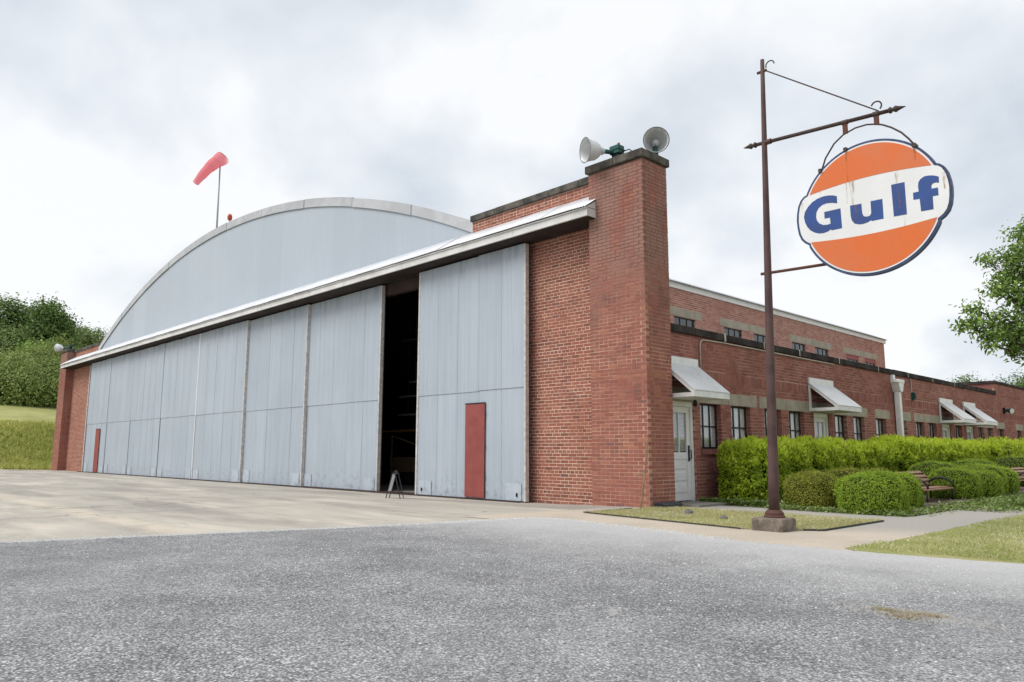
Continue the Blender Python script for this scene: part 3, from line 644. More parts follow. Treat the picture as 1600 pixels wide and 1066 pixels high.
# ------------------------------------------------------------------ office wing
WING = empty('office_wing', (-.3, 13, 0), 'long low red brick office wing with dark coping and black steel windows', 'building')
WX = -.3
WINS = [(2.27, 3.09), (3.53, 4.36), (5.03, 5.86), (6.27, 7.09), (8.91, 9.71), (10.15, 10.95), (11.80, 12.60), (13.56, 14.36), (15.2, 16.0), (16.42, 17.22), (19.28, 20.08), (22.13, 22.93), (23.38, 24.18), (25.0, 25.8), (28.0, 28.8)]
DOORS = [(1.12, 2.02), (7.64, 8.54), (17.8, 18.7), (20.6, 21.5)]
LINT = [(.83, 2.08), (2.10, 3.40), (3.42, 4.69), (4.81, 6.16), (6.18, 7.5), (7.52, 8.75), (8.77, 9.95), (9.97, 11.2), (11.75, 12.95), (13.55, 14.75), (15.05, 16.35), (16.37, 17.7), (17.72, 18.9), (19.1, 20.3), (20.45, 21.7), (21.9, 23.1), (23.12, 24.3), (24.7, 26), (27.8, 29.1)]
WH = 3.46; SZ, HZ = 1.09, 2.05
wall = MB()
# mortar core with real openings: vertical piers between openings, spandrels below the windows, band above
ops = sorted([(a, b, SZ) for a, b in WINS] + [(a, b, .04) for a, b in DOORS])
y = .82
for a, b, s_ in ops + [(34, 34, 0)]:
    wall.box(WX - .30, WX - .003, y, a - .003, -.1, HZ)
    if a < 33: wall.box(WX - .30, WX - .003, a - .003, b + .003, -.1, s_ - .002)
    y = b + .003
wall.box(WX - .30, WX - .003, .82, 34, HZ, WH)
wl2 = wall.build('wall', 'mortar_wing', WING)
h2 = [(a, b, SZ - .11, HZ) for a, b in WINS] + [(a, b, 0, HZ) for a, b in DOORS] + [(a, b, HZ - .001, 2.31) for a, b in LINT]
BW = Bricks(); BW.face((WX, 0, 0), (0, 1, 0), (1, 0, 0), .82, 30, -.02, WH, 'brick_wing', h2, soldier=(2.54, 2.755))
BW.emit({'brick_wing': wl2}, 250)
# reveals (brick returns on the far jamb of each opening)
BJ = Bricks()
for a, b in WINS[:10]: BJ.face((0, b, 0), (-1, 0, 0), (0, -1, 0), .3 + .1, .3 + .26, SZ, HZ, 'brick_wing', depth=.05)
BJ.emit({'brick_wing': wl2}, 0)
MB().box(-5.4, WX - .31, .9, 34, 3.1, 3.2).build('flat_roof', 'flashing', WING)
MB().box(-5.4, WX - .31, 33.6, 34, 0, 3.1).build('end_wall', 'mortar_wing', WING)
for a, b in LINT: MB().box(WX - .2, WX + .004, a, b, HZ + .002, 2.308).build('lintel', 'lintel_stone', WING, bevel=.006)
coping(WING, .86, 24.9, 1.25, lambda a, b, j: MB().box(WX - .36, WX + .05 + j, a, b, WH + .002, 3.62 + j), 'coping_dark')
tp = MB().box(-5.0, WX - .003, 24.94, 34, WH + .005, 3.95).build('tall_parapet', 'mortar_wing', WING)
BT = Bricks(); BT.face((WX, 0, 0), (0, 1, 0), (1, 0, 0), 24.94, 34, WH + .01, 3.95, 'brick_wing'); BT.face((0, 24.93, 0), (1, 0, 0), (0, -1, 0), -5.0, WX - .1, WH + .01, 3.95, 'brick_wing'); BT.emit({'brick_wing': tp}, 0)
coping(WING, 24.86, 34, 1.25, lambda a, b, j: MB().box(WX - .36, WX + .05, a, b, 3.952, 4.06 + j), 'coping_dark')
MB().box(-5.0, WX - .365, 24.86, 25.2, 3.952, 4.06).build('coping_stone', 'coping_dark', WING)
q = MB()
for y in (3.3, 5.05, 6.9, 9.3, 12.1, 14.6, 17.0, 19.4): q.box(WX + .052, WX + .06, y, y + .03, WH + .0, 3.625)
q.build('joint_seal', 'conduit', WING)
# windows: shared meshes
WW, WHt = .82, HZ - SZ
RX = -.11                                    # recess
fr = MB()
for k in range(4): yy = (WW - .032) * k / 3; fr.box(-.03, 0, yy, yy + .032, 0, WHt)
for zz in (0, WHt / 2 - .018, WHt - .04): fr.box(-.028, -.002, .0, WW, zz, zz + .036)
frm = fr.mesh('window', 'black_steel')
pan = [MB().box(-.018, -.012, (WW - .032) * k / 3 + .033, (WW - .032) * (k + 1) / 3 - .001, .038 + j * (WHt / 2 - .018), WHt / 2 - .019 + j * (WHt / 2 - .021)).mesh('pane', 'glass') for j in (0, 1) for k in range(3)]
sil = MB()
k = 0
while k * .0715 < WW + .05:
    sil.box(-.05, .165, -.03 + k * .0715, -.03 + k * .0715 + .061, -.11, -.004); k += 1
silm = sil.mesh('sill', 'brick_wing')
bl = MB(); z = .06
while z < WHt - .05:
    bl.add([(-.048, .004, z + .016), (-.048, WW - .004, z + .016), (-.034, WW - .004, z - .008), (-.034, .004, z - .008)], [(0, 1, 2, 3)]); z += .028
blm = bl.mesh('blind', 'blind_slat')
bk = MB().box(-.5, -.45, -.3, WW + .3, -.3, WHt + .3).mesh('room_wall', 'curtain')
cur = MB()
for k in range(40):
    y0, y1 = .02 + k * (WW - .04) / 40, .02 + (k + 1) * (WW - .04) / 40; a, b = -.036 - .012 * (k % 2), -.036 - .012 * ((k + 1) % 2)
    cur.add([(a, y0, .02), (b, y1, .02), (b, y1, WHt - .02), (a, y0, WHt - .02)], [(0, 1, 2, 3)])
curm = cur.mesh('curtain', 'blind_slat')
for i, (a, b) in enumerate(WINS):
    wd = link('window', frm, WING, Vector((WX + RX, a, SZ)) - off(WING)); wd.scale = (1, (b - a) / WW, 1)
    for p in pan: link('pane', p, wd)
    link('sill', silm, wd)
    link('blind' if i % 3 != 1 else 'curtain', blm if i % 3 != 1 else curm, wd)
    link('room_wall', bk, wd)
# doors
def office_door(a, b, full):
    x = WX - .08; z0 = .04
    fr = MB().box(x - .06, x + .05, a, a + .07, z0, HZ).box(x - .06, x + .05, b - .07, b, z0, HZ).box(x - .058, x + .048, a + .07, b - .07, HZ - .1, HZ)
    d = fr.build('door', 'white_paint', WING)
    c0, c1 = a + .074, b - .074; t0, t1 = z0 + .015, HZ - .105; gz = 1.02
    lf = MB().box(x - .03, x + .012, c0, c0 + .11, t0, t1).box(x - .03, x + .012, c1 - .11, c1, t0, t1)
    lf.box(x - .028, x + .01, c0 + .11, c1 - .11, t1 - .12, t1).box(x - .028, x + .01, c0 + .11, c1 - .11, gz - .14, gz)
    lf.box(x - .026, x - .01, c0 + .11, c1 - .11, t0, gz - .14)
    lf.build('door_leaf', 'white_paint', d, bevel=.003)
    for k in range(3):
        zz = t0 + .16 + k * .235; MB().box(x - .009, x + .008, c0 + .13, c1 - .13, zz, zz + .17).build('door_panel', 'white_paint', d, bevel=.008)
    MB().box(x - .02, x - .012, c0 + .11, c1 - .11, gz, t1 - .12).build('pane', 'glass', d)
    m = MB().box(x - .02, x + .005, (c0 + c1) / 2 - .012, (c0 + c1) / 2 + .012, gz, t1 - .12); m.build('glazing_bar', 'white_paint', d)
    bl = MB(); z = gz + .03
    while z < t1 - .14:
        bl.add([(x - .045, c0 + .11, z + .014), (x - .045, c1 - .11, z + .014), (x - .031, c1 - .11, z - .006), (x - .031, c0 + .11, z - .006)], [(0, 1, 2, 3)]); z += .028
    bl.build('blind', 'blind_slat', d)
    MB().box(x - .42, x - .38, a - .2, b + .2, .0, HZ + .1).build('room_wall', 'curtain', d)
    h = MB().box(x + .013, x + .03, c1 - .085, c1 - .04, .84, 1.16); h.tube([(x + .03, c1 - .062, 1.06), (x + .08, c1 - .062, 1.05), (x + .08, c1 - .062, .9), (x + .03, c1 - .062, .88)], .012, 8)
    h.build('handle', 'black_steel', d)
    return d
for a, b in DOORS: office_door(a, b, True)
MB().box(WX + .002, .5, .84, 2.45, -.05, .05).build('door_step', 'step_concrete', WING, bevel=.01)
for a, b in DOORS[1:]: MB().box(WX + .002, .3, a - .1, b + .1, -.05, .05).build('door_step', 'step_concrete', WING, bevel=.01)
# awnings
def awning(y0, y1):
    xo, zt, zb = WX + .74, 2.95, 2.17
    aw = MB().prism([(WX + .004, 2.95), (WX + .05, 2.95), (WX + .05, 2.79), (WX + .004, 2.79)], 'y', y0, y1)
    a = aw.build('awning', 'awning_edge', WING)
    # sloped metal top with a few standing ribs
    n = 6; vs = []; fs = []
    for k, yy in enumerate(lin(y0 - .015, y1 + .015, 1)):
        vs += [(WX + .052, yy, 2.80), (xo + .02, yy, zb + .045), (xo + .02, yy, zb + .03), (WX + .052, yy, 2.785)]
    MB().add(vs, [(0, 1, 5, 4), (1, 2, 6, 5), (3, 7, 6, 2), (0, 4, 7, 3), (0, 3, 2, 1), (4, 5, 6, 7)]).build('awning_roof', 'awning_metal', a)
    for yy in (y0, y1 - .05):
        m = MB()
        m.beam((WX + .03, yy + .025, 2.77), (xo, yy + .025, zb + .0), (0, .025, 0), (.028, 0, .022))
        m.beam((WX + .006, yy + .025, zb - .05), (xo, yy + .025, zb - .05), (0, .024, 0), (0, 0, .04))
        m.box(WX + .006, WX + .055, yy + .002, yy + .048, zb - .01, 2.76)
        m.build('side_frame', 'awning_edge', a)
        MB().beam((WX + .08, yy + .025, 2.42), (WX + .34, yy + .025, 2.42), (0, .004, 0), (0, 0, .001)).build('gusset', 'awning_edge', a)
    MB().box(xo - .03, xo + .012, y0 - .005, y1 + .005, zb - .09, zb + .028).build('front_board', 'awning_edge', a, bevel=.004)
    MB().box(WX + .056, xo - .03, y0 + .05, y1 - .05, zb - .088, zb - .07).build('soffit', 'awning_edge', a)
for y0, y1 in [(.88, 2.17), (7.39, 8.84), (17.6, 19.02), (20.33, 21.79)]: awning(y0, y1)
# downspout with conductor head
ds = MB().prism([(13.28 - .1, 3.28), (13.28 + .36, 3.28), (13.28 + .36, 3.2), (13.28 + .23, 2.92), (13.28 + .03, 2.92), (13.28 - .1, 3.2)], 'x', WX + .004, WX + .24).build('rain_head', 'white_paint', WING, bevel=.006)
MB().box(WX + .002, WX + .25, 13.15, 13.67, 3.20, 3.30).build('head_rim', 'white_paint', ds, bevel=.006)
MB().box(WX + .004, WX + .1, 13.16, 13.3, 3.30, 3.44).build('outlet', 'white_paint', ds)
MB().box(WX + .03, WX + .19, 13.32, 13.50, .02, 2.95).build('downspout', 'white_paint', ds, bevel=.01)
# conduits and wall fixtures
MB().tube([(WX + .03, 2.3, 2.72), (WX + .03, 2.3, 3.30), (WX + .03, 2.34, 3.37), (WX + .03, 2.42, 3.40), (WX + .03, 3.2, 3.42), (WX + .03, 9, 3.42)], .014, 8).build('conduit', 'conduit', WING, True)
MB().tube([(WX + .03, 3.25, 3.42), (WX + .075, 3.25, 3.46), (WX + .075, 3.25, 3.63)], .013, 8).build('conduit', 'conduit', WING, True)
MB().box(WX + .002, WX + .07, .9, .99, 3.1, 3.42).build('junction_box', 'conduit', WING)
MB().tube([(WX + .03, 14.9, 3.44), (WX + .03, 14.9, 2.98)], .016, 8).build('conduit', 'conduit', WING)
def wall_lamp(y, z, label, head):
    r = empty('wall_lamp', (WX, y, z), label, 'wall lamp')
    MB().box(WX + .004, WX + .09, y - .07, y + .07, z - .13, z + .13).build('lamp_box', 'lamp_green' if not head else 'black_steel', r, bevel=.01)
    if head:
        MB().tube([(WX + .09, y, z), (WX + .18, y - .02, z + .0), (WX + .34, y - .1, z - .03)], [.05, .07, .13], 14, False).build('shade', 'lamp_green', r, True)
        MB().tube([(WX + .33, y - .095, z - .028), (WX + .345, y - .103, z - .031)], [.115, .115], 14).build('lens', 'lamp_white', r)
    else: MB().box(WX + .09, WX + .12, y - .05, y + .05, z - .09, z + .09).build('lens', 'black_steel', r)
wall_lamp(15.0, 2.87, 'small dark green wall box under a conduit, right of the rain head', False)
wall_lamp(26.0, 2.84, 'round wall floodlight on the tall far end of the brick wing', True)
o = MB().tube([(.02, 1.58, 2.06), (.02, 1.58, 1.98), (.02, 1.58, 1.93)], [.03, .045, .03], 10).build('door_lantern', 'black_steel'); tag(o, 'small black lantern under the awning above the nearest white door', 'lantern')

# ------------------------------------------------------------------ floodlights
def lathe(path, prof, seg=28):
    """path: (origin, axis) ; prof: list of (t, r)"""
    o, a = Vector(path[0]), Vector(path[1]).normalized(); u = a.orthogonal().normalized(); v = a.cross(u); mb = MB()
    vs = []; fs = []
    for t_, r in prof:
        for j in range(seg): vs.append(o + a * t_ + r * (math.cos(2 * math.pi * j / seg) * u + math.sin(2 * math.pi * j / seg) * v))
    for i in range(len(prof) - 1):
        for j in range(seg):
            p, q = i * seg + j, i * seg + (j + 1) % seg; fs.append((p, q, q + seg, p + seg))
    return mb.add(vs, fs)
def floodlight(base, neck, axis, label, R=.25, box=True):
    r = empty('floodlight', base, label, 'floodlight', 'floodlights on the hangar pillars')
    b = Vector(base); nk = Vector(neck); ax = Vector(axis).normalized()
    if box:
        m = MB().box(b.x - .12, b.x + .12, b.y - .1, b.y + .1, b.z + .2, b.z + .38)
        m.build('ballast_box', 'lamp_green', r, bevel=.012)
        MB().box(b.x - .085, b.x + .085, b.y - .07, b.y + .07, b.z, b.z + .2).build('mount', 'black_steel', r, bevel=.01)
        MB().box(b.x - .135, b.x + .135, b.y - .115, b.y + .115, b.z + .282, b.z + .298).build('box_rim', 'lamp_green', r)
        MB().tube([(b.x + .05, b.y, b.z + .38), (b.x + .05, b.y, b.z + .44)], .03, 10).build('photocell', 'beacon_amber', r)
        st_ = b + Vector((0, 0, .24))
        MB().tube([st_, st_.lerp(nk, .6), nk], [.035, .045, .05], 12).build('arm', 'lamp_green', r, True)
        MB().tube([b + Vector((.1, 0, .22)), b + Vector((.3, .02, .24)), b + Vector((.45, .05, .1)), b + Vector((.5, .05, .0))], .012, 8).build('cable', 'black_plastic', r, True)
    else:
        MB().tube([b, b + Vector((0, 0, .12)), nk - ax * .02], [.05, .05, .045], 12).build('bracket', 'lamp_green', r, True)
    prof = [(0, .055), (.03, .075), (.08, .085), (.1, .10), (.13, .14), (.22, .20), (.34, R * .9), (.42, R), (.43, R + .012), (.435, R + .012), (.425, R - .012), (.33, R * .87), (.2, .185), (.12, .12), (.1, .08)]
    lathe((nk, ax), prof).build('reflector', 'lamp_white', r, True)
    lathe((nk, ax), [(.08, 0.001), (.1, .07), (.16, .085), (.24, .07), (.28, .03), (.285, .001)], 16).build('bulb', 'lamp_inner', r, True)
    lathe((nk, ax), [(.422, R - .002), (.432, R + .014), (.438, R + .006), (.43, R - .006)], 28).build('rim', 'gray_cover', r, True)
    return r
floodlight((-.84, .30, 6.92), (-.97, .04, 7.16), (-.40, -.88, -.08), 'white bell floodlight turned left on the near brick pillar')
floodlight((-.12, .66, 6.92), (-.32, .92, 7.36), (.62, -.78, -.16), 'round floodlight facing out over the corner of the near brick pillar', .255, False)
floodlight((-42.0, .35, 6.95), (-42.9, .2, 7.18), (-.75, -.62, .05), 'small floodlight on the far left brick pillar', .25)

# ------------------------------------------------------------------ windsock and beacon on the roof
wk = empty('windsock', (-24.25, 1.5, arch(-24.25)), 'pinkish red windsock on a pole above the arched roof', 'windsock')
MB().tube([(-24.22, 1.5, arch(-24.2) - .02), (-24.3, 1.5, 13.95)], [.045, .03], 10).build('pole', 'galv_pole', wk, True)
a, b = Vector((-24.25, 1.56, 14.20)), Vector((-24.22, .45, 12.74)); pts = []; rs = []
for i in range(19):
    tt = i / 18; pts.append(a.lerp(b, tt) + Vector((0, 0, .13 * math.sin(tt * math.pi)))); rs.append((.31 - .165 * tt) * (1 + .04 * math.sin(tt * 19)))
sk = MB().tube(pts, rs, 28, False).build('sock', 'windsock_cloth', wk, True)
for tt in (0, .28, .5): i = int(tt * 18); MB().tube([pts[i] - (b - a).normalized() * .012, pts[i] + (b - a).normalized() * .012], rs[i] + .008, 28, False).build('hoop', 'windsock_cloth' if tt else 'red_paint', sk, True)
bc = empty('roof_beacon', (-22.9, 1.5, arch(-22.9)), 'tiny amber beacon on the arched roof beside the windsock', 'beacon')
MB().tube([(-22.9, 1.5, arch(-22.9) - .02), (-22.9, 1.5, 10.98)], .02, 8).build('stem', 'galv_pole', bc)
lathe(((-22.9, 1.5, 10.95), (0, 0, 1)), [(0, .05), (.05, .1), (.2, .1), (.28, .06), (.3, .001)], 14).build('lens', 'beacon_amber', bc, True)

# ------------------------------------------------------------------ sign post
SY = -2.05
def px_(z): return 3.47 + (z - .215) * (3.611 - 3.47) / (6.548 - .215)
POST = empty('sign_post', (3.47, SY, 0), 'tall brown iron sign post with a bracket arm on a stone block', 'post')
bm_ = MB().box(3.255, 3.70, -2.29, -1.90, -.02, .17).build('base_block', 'pole_block', POST, bevel=.03)
lathe(((3.47, SY, .168), (0, 0, 1)), [(0, .135), (.02, .135), (.035, .12), (.06, .12), (.085, .10), (.10, .085), (.1, .07)], 20).build('base_collar', 'rust_iron', POST)
zs = lin(.18, 6.56, 12); MB().tube([(px_(z), SY, z) for z in zs], [.071 - .043 * i / 12 for i in range(13)], 20).build('pole', 'brown_paint', POST, True)
az_ = 5.32
MB().tube([(px_(az_) - .13, SY, az_ + .01), (5.24, SY, 5.235)], .026, 14).build('arm', 'iron_dark', POST, True)
def finial(x, d):
    p = [(0, .026), (.01, .04), (.03, .04), (.05, .02), (.07, .036), (.09, .042), (.11, .03), (.2, .004)]
    z = 5.33 if d < 0 else 5.235
    lathe(((x, SY, z), (d, 0, -.04 * d)), p, 14).build('finial', 'iron_dark', POST, True)
finial(5.24, 1); finial(px_(az_) - .12, -1)
MB().tube([(px_(az_) + .02, SY, az_), (px_(az_) + .1, SY, az_)], .038, 14).build('arm_collar', 'brown_paint', POST)
MB().tube([(px_(6.38) + .04, SY, 6.385), (5.12, SY, 5.275)], .009, 8).build('stay_rod', 'iron_dark', POST)
MB().tube([(px_(6.38) - .08, SY, 6.385), (px_(6.38) + .06, SY, 6.385)], .02, 10).build('stay_bolt', 'rust_iron', POST)
def scroll(c, r, a0, a1): return [(c[0] + r * math.cos(a), SY, c[1] + r * math.sin(a)) for a in [a0 + (a1 - a0) * i / 14 for i in range(15)]]
MB().tube(scroll((px_(6.4) + .115, 6.44), .062, rad(200), rad(0)), .009, 8).build('scroll', 'iron_dark', POST, True)
MB().tube(scroll((5.10, 5.345), .062, rad(-50), rad(160)), .010, 8).build('scroll', 'iron_dark', POST, True)
MB().tube([(px_(3.45) - .10, SY, 3.455), (4.42, SY, 3.43)], .020, 12).build('lower_arm', 'rust_iron', POST, True)
# ------------------------------------------------------------------ hanging sign
SX, SZc = 4.94, 4.05
SIGN = empty('hanging_sign', (SX, SY, SZc), 'round orange white and blue porcelain oil company sign hanging from the post', 'sign')
def outline(k):                    # k: inset
    pts = []; lobe = [(.785, .355), (.825, .34), (.87, .298), (.908, .22), (.929, .12), (.937, .03), (.932, -.07), (.917, -.165), (.887, -.243), (.84, -.298), (.785, -.335)]
    R = .864
    lob = [Vector(q) for q in lobe]
    a0 = math.atan2(.372, .785); a1 = math.atan2(-.352, .785)
    right = [q for q in lob]
    top = [Vector((R * math.cos(a), R * math.sin(a))) for a in lin(a0 + .012, math.pi - a0 - .012, 48)]
    left = [Vector((-q.x, q.y)) for q in lob]
    bot = [Vector((R * math.cos(a), R * math.sin(a))) for a in lin(math.pi - a1 + .012, 2 * math.pi + a1 - .012, 48)]
    P = right[::-1] + top + left + bot
    n = len(P); out = []
    for i in range(n):
        tdir = (P[(i + 1) % n] - P[i - 1]).normalized(); nn = Vector((-tdir.y, tdir.x)); q = P[i] + nn * k; out.append((q.x, q.y))
    return out
def sp(poly): return [(SX + x, SZc + z) for x, z in poly]
rim = MB().prism(sp(outline(0)), 'y', SY - .032, SY + .032).build('rim', 'sign_blue_rim', SIGN)
GL = dict(G=[(-387, 228), (-436, 251), (-494, 264), (-565, 268), (-638, 256), (-712, 224), (-770, 176), (-817, 113), (-833, 48), (-824, -22), (-797, -90), (-758, -148), (-700, -191), (-641, -216), (-582, -222), (-522, -211), (-488, -192), (-479, -208), (-346, -207), (-351, 56), (-560, 55), (-561, -32), (-491, -36), (-487, -116), (-529, -122), (-582, -115), (-633, -83), (-664, -34), (-672, 17), (-663, 77), (-633, 125), (-584, 156), (-523, 166), (-453, 155), (-388, 133)],
          u=[(-229, 61), (-89, 55), (-86, -70), (-72, -110), (-40, -127), (4, -125), (23, -95), (24, 59), (164, 55), (163, -197), (24, -197), (15, -183), (-23, -201), (-78, -210), (-133, -206), (-188, -182), (-218, -134), (-228, -72)],
          l=[(278, 206), (431, 201), (431, -204), (283, -199)],
          f=[(517, 43), (581, 43), (578, 106), (584, 153), (607, 188), (652, 213), (704, 210), (755, 196), (807, 170), (805, 94), (770, 106), (738, 102), (721, 81), (721, 43), (790, 39), (789, -55), (727, -51), (724, -210), (590, -205), (585, -49), (516, -44)])
def ctop(x): return .394 - .10 * x * x
def cbot(x): return -.343 + .075 * x * x
def segm(top):
    R = .815; g = ctop if top else cbot
    x = .9
    while x * x + g(x) ** 2 > R * R: x -= .002
    a = math.atan2(g(x), x)
    arc = [(R * math.cos(t_), R * math.sin(t_)) for t_ in (lin(a, math.pi - a, 48) if top else lin(math.pi - a, 2 * math.pi + a, 48))]
    return arc + [(xx, g(xx)) for xx in (lin(-x, x, 24)[1:-1] if top else lin(x, -x, 24)[1:-1])]
def sign_face(sgn):
    s = sgn; P = lambda poly: [(SX + x * (1 if s < 0 else -1), SZc + z) for x, z in poly]
    y = SY + s * .032; L_ = lambda a, b: (y + s * a, y + s * b)
    f = MB().prism(P(outline(.03)), 'y', *L_(.0005, .004)).build('sign_face', 'sign_white', SIGN)
    MB().prism(P(segm(True)), 'y', *L_(.0045, .007)).build('orange_field', 'sign_orange', f)
    MB().prism(P(segm(False)), 'y', *L_(.0045, .007)).build('orange_field', 'sign_orange', f)
    for k, p in GL.items():
        MB().prism(P([(x / 1000, z / 1000 + .012) for x, z in p]), 'y', *L_(.0045, .007)).build('letter', 'sign_blue', f)
    if s < 0:
        for x, z0, z1, w0, w1 in [(-.19, .385, .06, .035, .008), (.345, .36, .22, .022, .006), (-.60, .36, .25, .006, .003), (-.26, .385, .1, .008, .004), (-.235, .83, .40, .012, .005), (.86, .22, .02, .02, .006), (.40, -.22, -.34, .01, .004), (-.16, .06, -.12, .014, .004), (.36, .2, -.12, .016, .006), (.57, .60, .45, .015, .005), (-.85, .28, .12, .01, .003)]:
            MB().add([(SX + x - w0, y - .0085, SZc + z0), (SX + x + w0, y - .0085, SZc + z0), (SX + x + w1, y - .0085, SZc + z1), (SX + x - w1, y - .0085, SZc + z1)], [(0, 1, 2, 3)]).build('rust_streak', 'rust_stain', f)
sign_face(-1); sign_face(1)
hb = [(-.575, .635), (-.515, .79), (-.392, .955), (-.267, 1.04), (-.113, 1.082), (.027, 1.082), (.13, 1.056), (.216, 1.02), (.321, .949), (.43, .849), (.507, .745), (.57, .64)]
MB().tube([(SX + x, SY - .005, SZc + z + .008) for x, z in hb], .011, 8).build('hanger_hoop', 'iron_dark', SIGN, True)
for x, zt in ((4.70, 5.26), (5.09, 5.245)):
    zh = SZc + (1.045 if x < 4.9 else 1.045)
    MB().box(x - .028, x + .028, SY - .016, SY + .016, zh + .01, zt - .02).build('strap', 'rust_iron', SIGN)
    MB().tube([(x - .036, SY, zt), (x + .036, SY, zt - .002)], .034, 14).build('strap_clamp', 'iron_dark', SIGN)
for x, z in ((-.578, .632), (.57, .638), (-.24, .825)): MB().box(SX + x - .02, SX + x + .02, SY - .062, SY + .055, SZc + z - .025, SZc + z + .025).build('rim_clip', 'iron_dark', SIGN)

# ------------------------------------------------------------------ small things on the ground
AF = empty('folding_sign', (-6.3, -1.2, -.05), 'black framed folding pavement sign standing in front of the hangar gap', 'sandwich board')
def aframe():
    z0 = hz(-6.3, -1.2); c = Vector((-6.3, -1.2, 0)); H = .60
    ux = Vector((.77, .64, 0))        # spread direction
    wv = Vector((-.64, .77, 0)) * .15
    for s in (-1, 1):
        foot = c + ux * .17 * s; top = c + ux * .022 * s; m = MB()
        for k in (-1, 1):
            m.beam(foot + wv * k + Vector((0, 0, z0)), top + wv * k + Vector((0, 0, z0 + H)), ux * .009, wv.normalized() * .010)
        for h_ in (.26, .95):
            p = foot.lerp(top, h_); m.beam(p - wv * .95 + Vector((0, 0, z0 + H * h_)), p + wv * .95 + Vector((0, 0, z0 + H * h_)), ux * .008, Vector((0, 0, .010)))
        m.build('frame', 'black_plastic', AF)
        m = MB(); a_ = foot.lerp(top, .27) + Vector((0, 0, z0 + H * .27)); b_ = foot.lerp(top, .94) + Vector((0, 0, z0 + H * .94))
        m.beam(a_, b_, ux * .005, wv * .93)
        if s < 0: m.build('panel', 'white_paint', AF)
    hd = MB(); hd.beam(c - wv * .5 + Vector((0, 0, z0 + H + .015)), c + wv * .5 + Vector((0, 0, z0 + H + .015)), ux * .02, Vector((0, 0, .02))); hd.build('top_hinge', 'black_plastic', AF)
aframe()
o = MB().tube([(.09, -.42, .0), (.075, -.25, .55), (.02, -.06, 1.22), (.015, -.035, 1.28)], [.017, .016, .013, .011], 8).build('wooden_stick', 'tan_wood'); tag(o, 'thin wooden stick leaning on the corner of the near brick pillar', 'stick')
bt = empty('bait_box', (.2, .42, 0), 'low black plastic box on the ground beside the near pillar', 'box')
MB().prism([(.05, .0), (.30, .0), (.29, .06), (.25, .10), (.10, .10), (.06, .06)], 'y', .05, .62).build('box_body', 'black_plastic', bt, bevel=.012)
MB().prism([(.045, .062), (.295, .062), (.255, .112), (.095, .112)], 'y', .04, .63).build('lid', 'black_plastic', bt, bevel=.008)
def cover(x, y, r, h, label):
    o = lathe(((x, y, .012), (0, 0, 1)), [(0, r), (h * .6, r), (h * .9, r * .85), (h, r * .3), (h, .001)], 14).build('valve_cover', 'gray_cover', None, False, 0, (x, y, .012)); tag(o, label, 'cover', 'covers in the grass patch')
    lathe(((x, y, .012 + h), (0, 0, 1)), [(0, .022), (.012, .022), (.014, .001)], 8).build('cap', 'gray_cover', o)
cover(1.31, -.75, .075, .07, 'round grey valve cover in the straw coloured grass by the pillar')
cover(2.17, -1.12, .06, .045, 'small dark cover in the grass, nearer the sign post')
def edging():
    r = empty('garden_edging', (1.9, -1.9, 0), 'dark low metal edging round the small grass patch', 'edging')
    P = [(-.1, -.42), (-.1, -1.74), (3.1, -2.29)]
    for a, b in zip(P, P[1:]):
        a, b = Vector((*a, .02)), Vector((*b, .02)); d = (b - a).normalized(); nn = Vector((-d.y, d.x, 0)) * .012
        MB().beam(a, b, nn, Vector((0, 0, .006))).build('edging_strip', 'edging_metal', r)
    for a, b in (((3.76, -1.86), (3.97, -1.72)), ((3.97, -1.72), (3.97, .3))):
        a, b = Vector((*a, .02)), Vector((*b, .02)); d = (b - a).normalized(); nn = Vector((-d.y, d.x, 0)) * .012
        MB().beam(a, b, nn, Vector((0, 0, .010))).build('edging_strip', 'edging_metal', r)
edging()
def bench(x, y, l, label):
    r = empty('park_bench', (x, y, 0), label, 'bench', 'benches along the path')
    for yy in (y, y + l - .05):
        m = MB(); m.tube([(x + .05, yy + .025, 0), (x + .06, yy + .025, .33), (x - .02, yy + .025, .5), (x - .12, yy + .025, .70)], .022, 8)
        m.tube([(x + .5, yy + .025, 0), (x + .5, yy + .025, .32), (x + .06, yy + .025, .32)], .022, 8)
        m.build('end_frame', 'black_steel', r, True)
        pts = [(x + .03 + .24 - .26 * math.cos(a), yy + .025, .36 + .2 * math.sin(a)) for a in lin(0, math.pi, 14)]
        MB().tube(pts, .024, 8).build('armrest', 'black_steel', r, True)
    for k in range(5):
        xx = x + .08 + k * .092; zz = .345 - (.012 if k in (0, 4) else .0) + (.0 if k < 4 else -.012)
        MB().box(xx, xx + .08, y - .02, y + l + .02, zz, zz + .028).build('seat_slat', 'bench_wood', r, bevel=.006)
    for k in range(4):
        t_ = k / 3; a = Vector((x + .03 - .04 * t_ - .1 * t_ * t_, 0, .43 + .24 * t_)); d = Vector((-.05 - .09 * t_, 0, .085)).normalized()
        m = MB(); m.beam((a.x, y - .02, a.z), (a.x, y + l + .02, a.z), d * .036, Vector((d.z, 0, -d.x)) * .012); m.build('back_slat', 'bench_wood', r, bevel=.005)
    r.location.z = -.08; return r
r1 = bench(2.42, 5.55, 1.7, 'nearer wooden slat bench with black arms among the clipped bushes')
r2 = bench(2.72, 13.5, 1.6, 'farther wooden slat bench at the right edge of the picture')

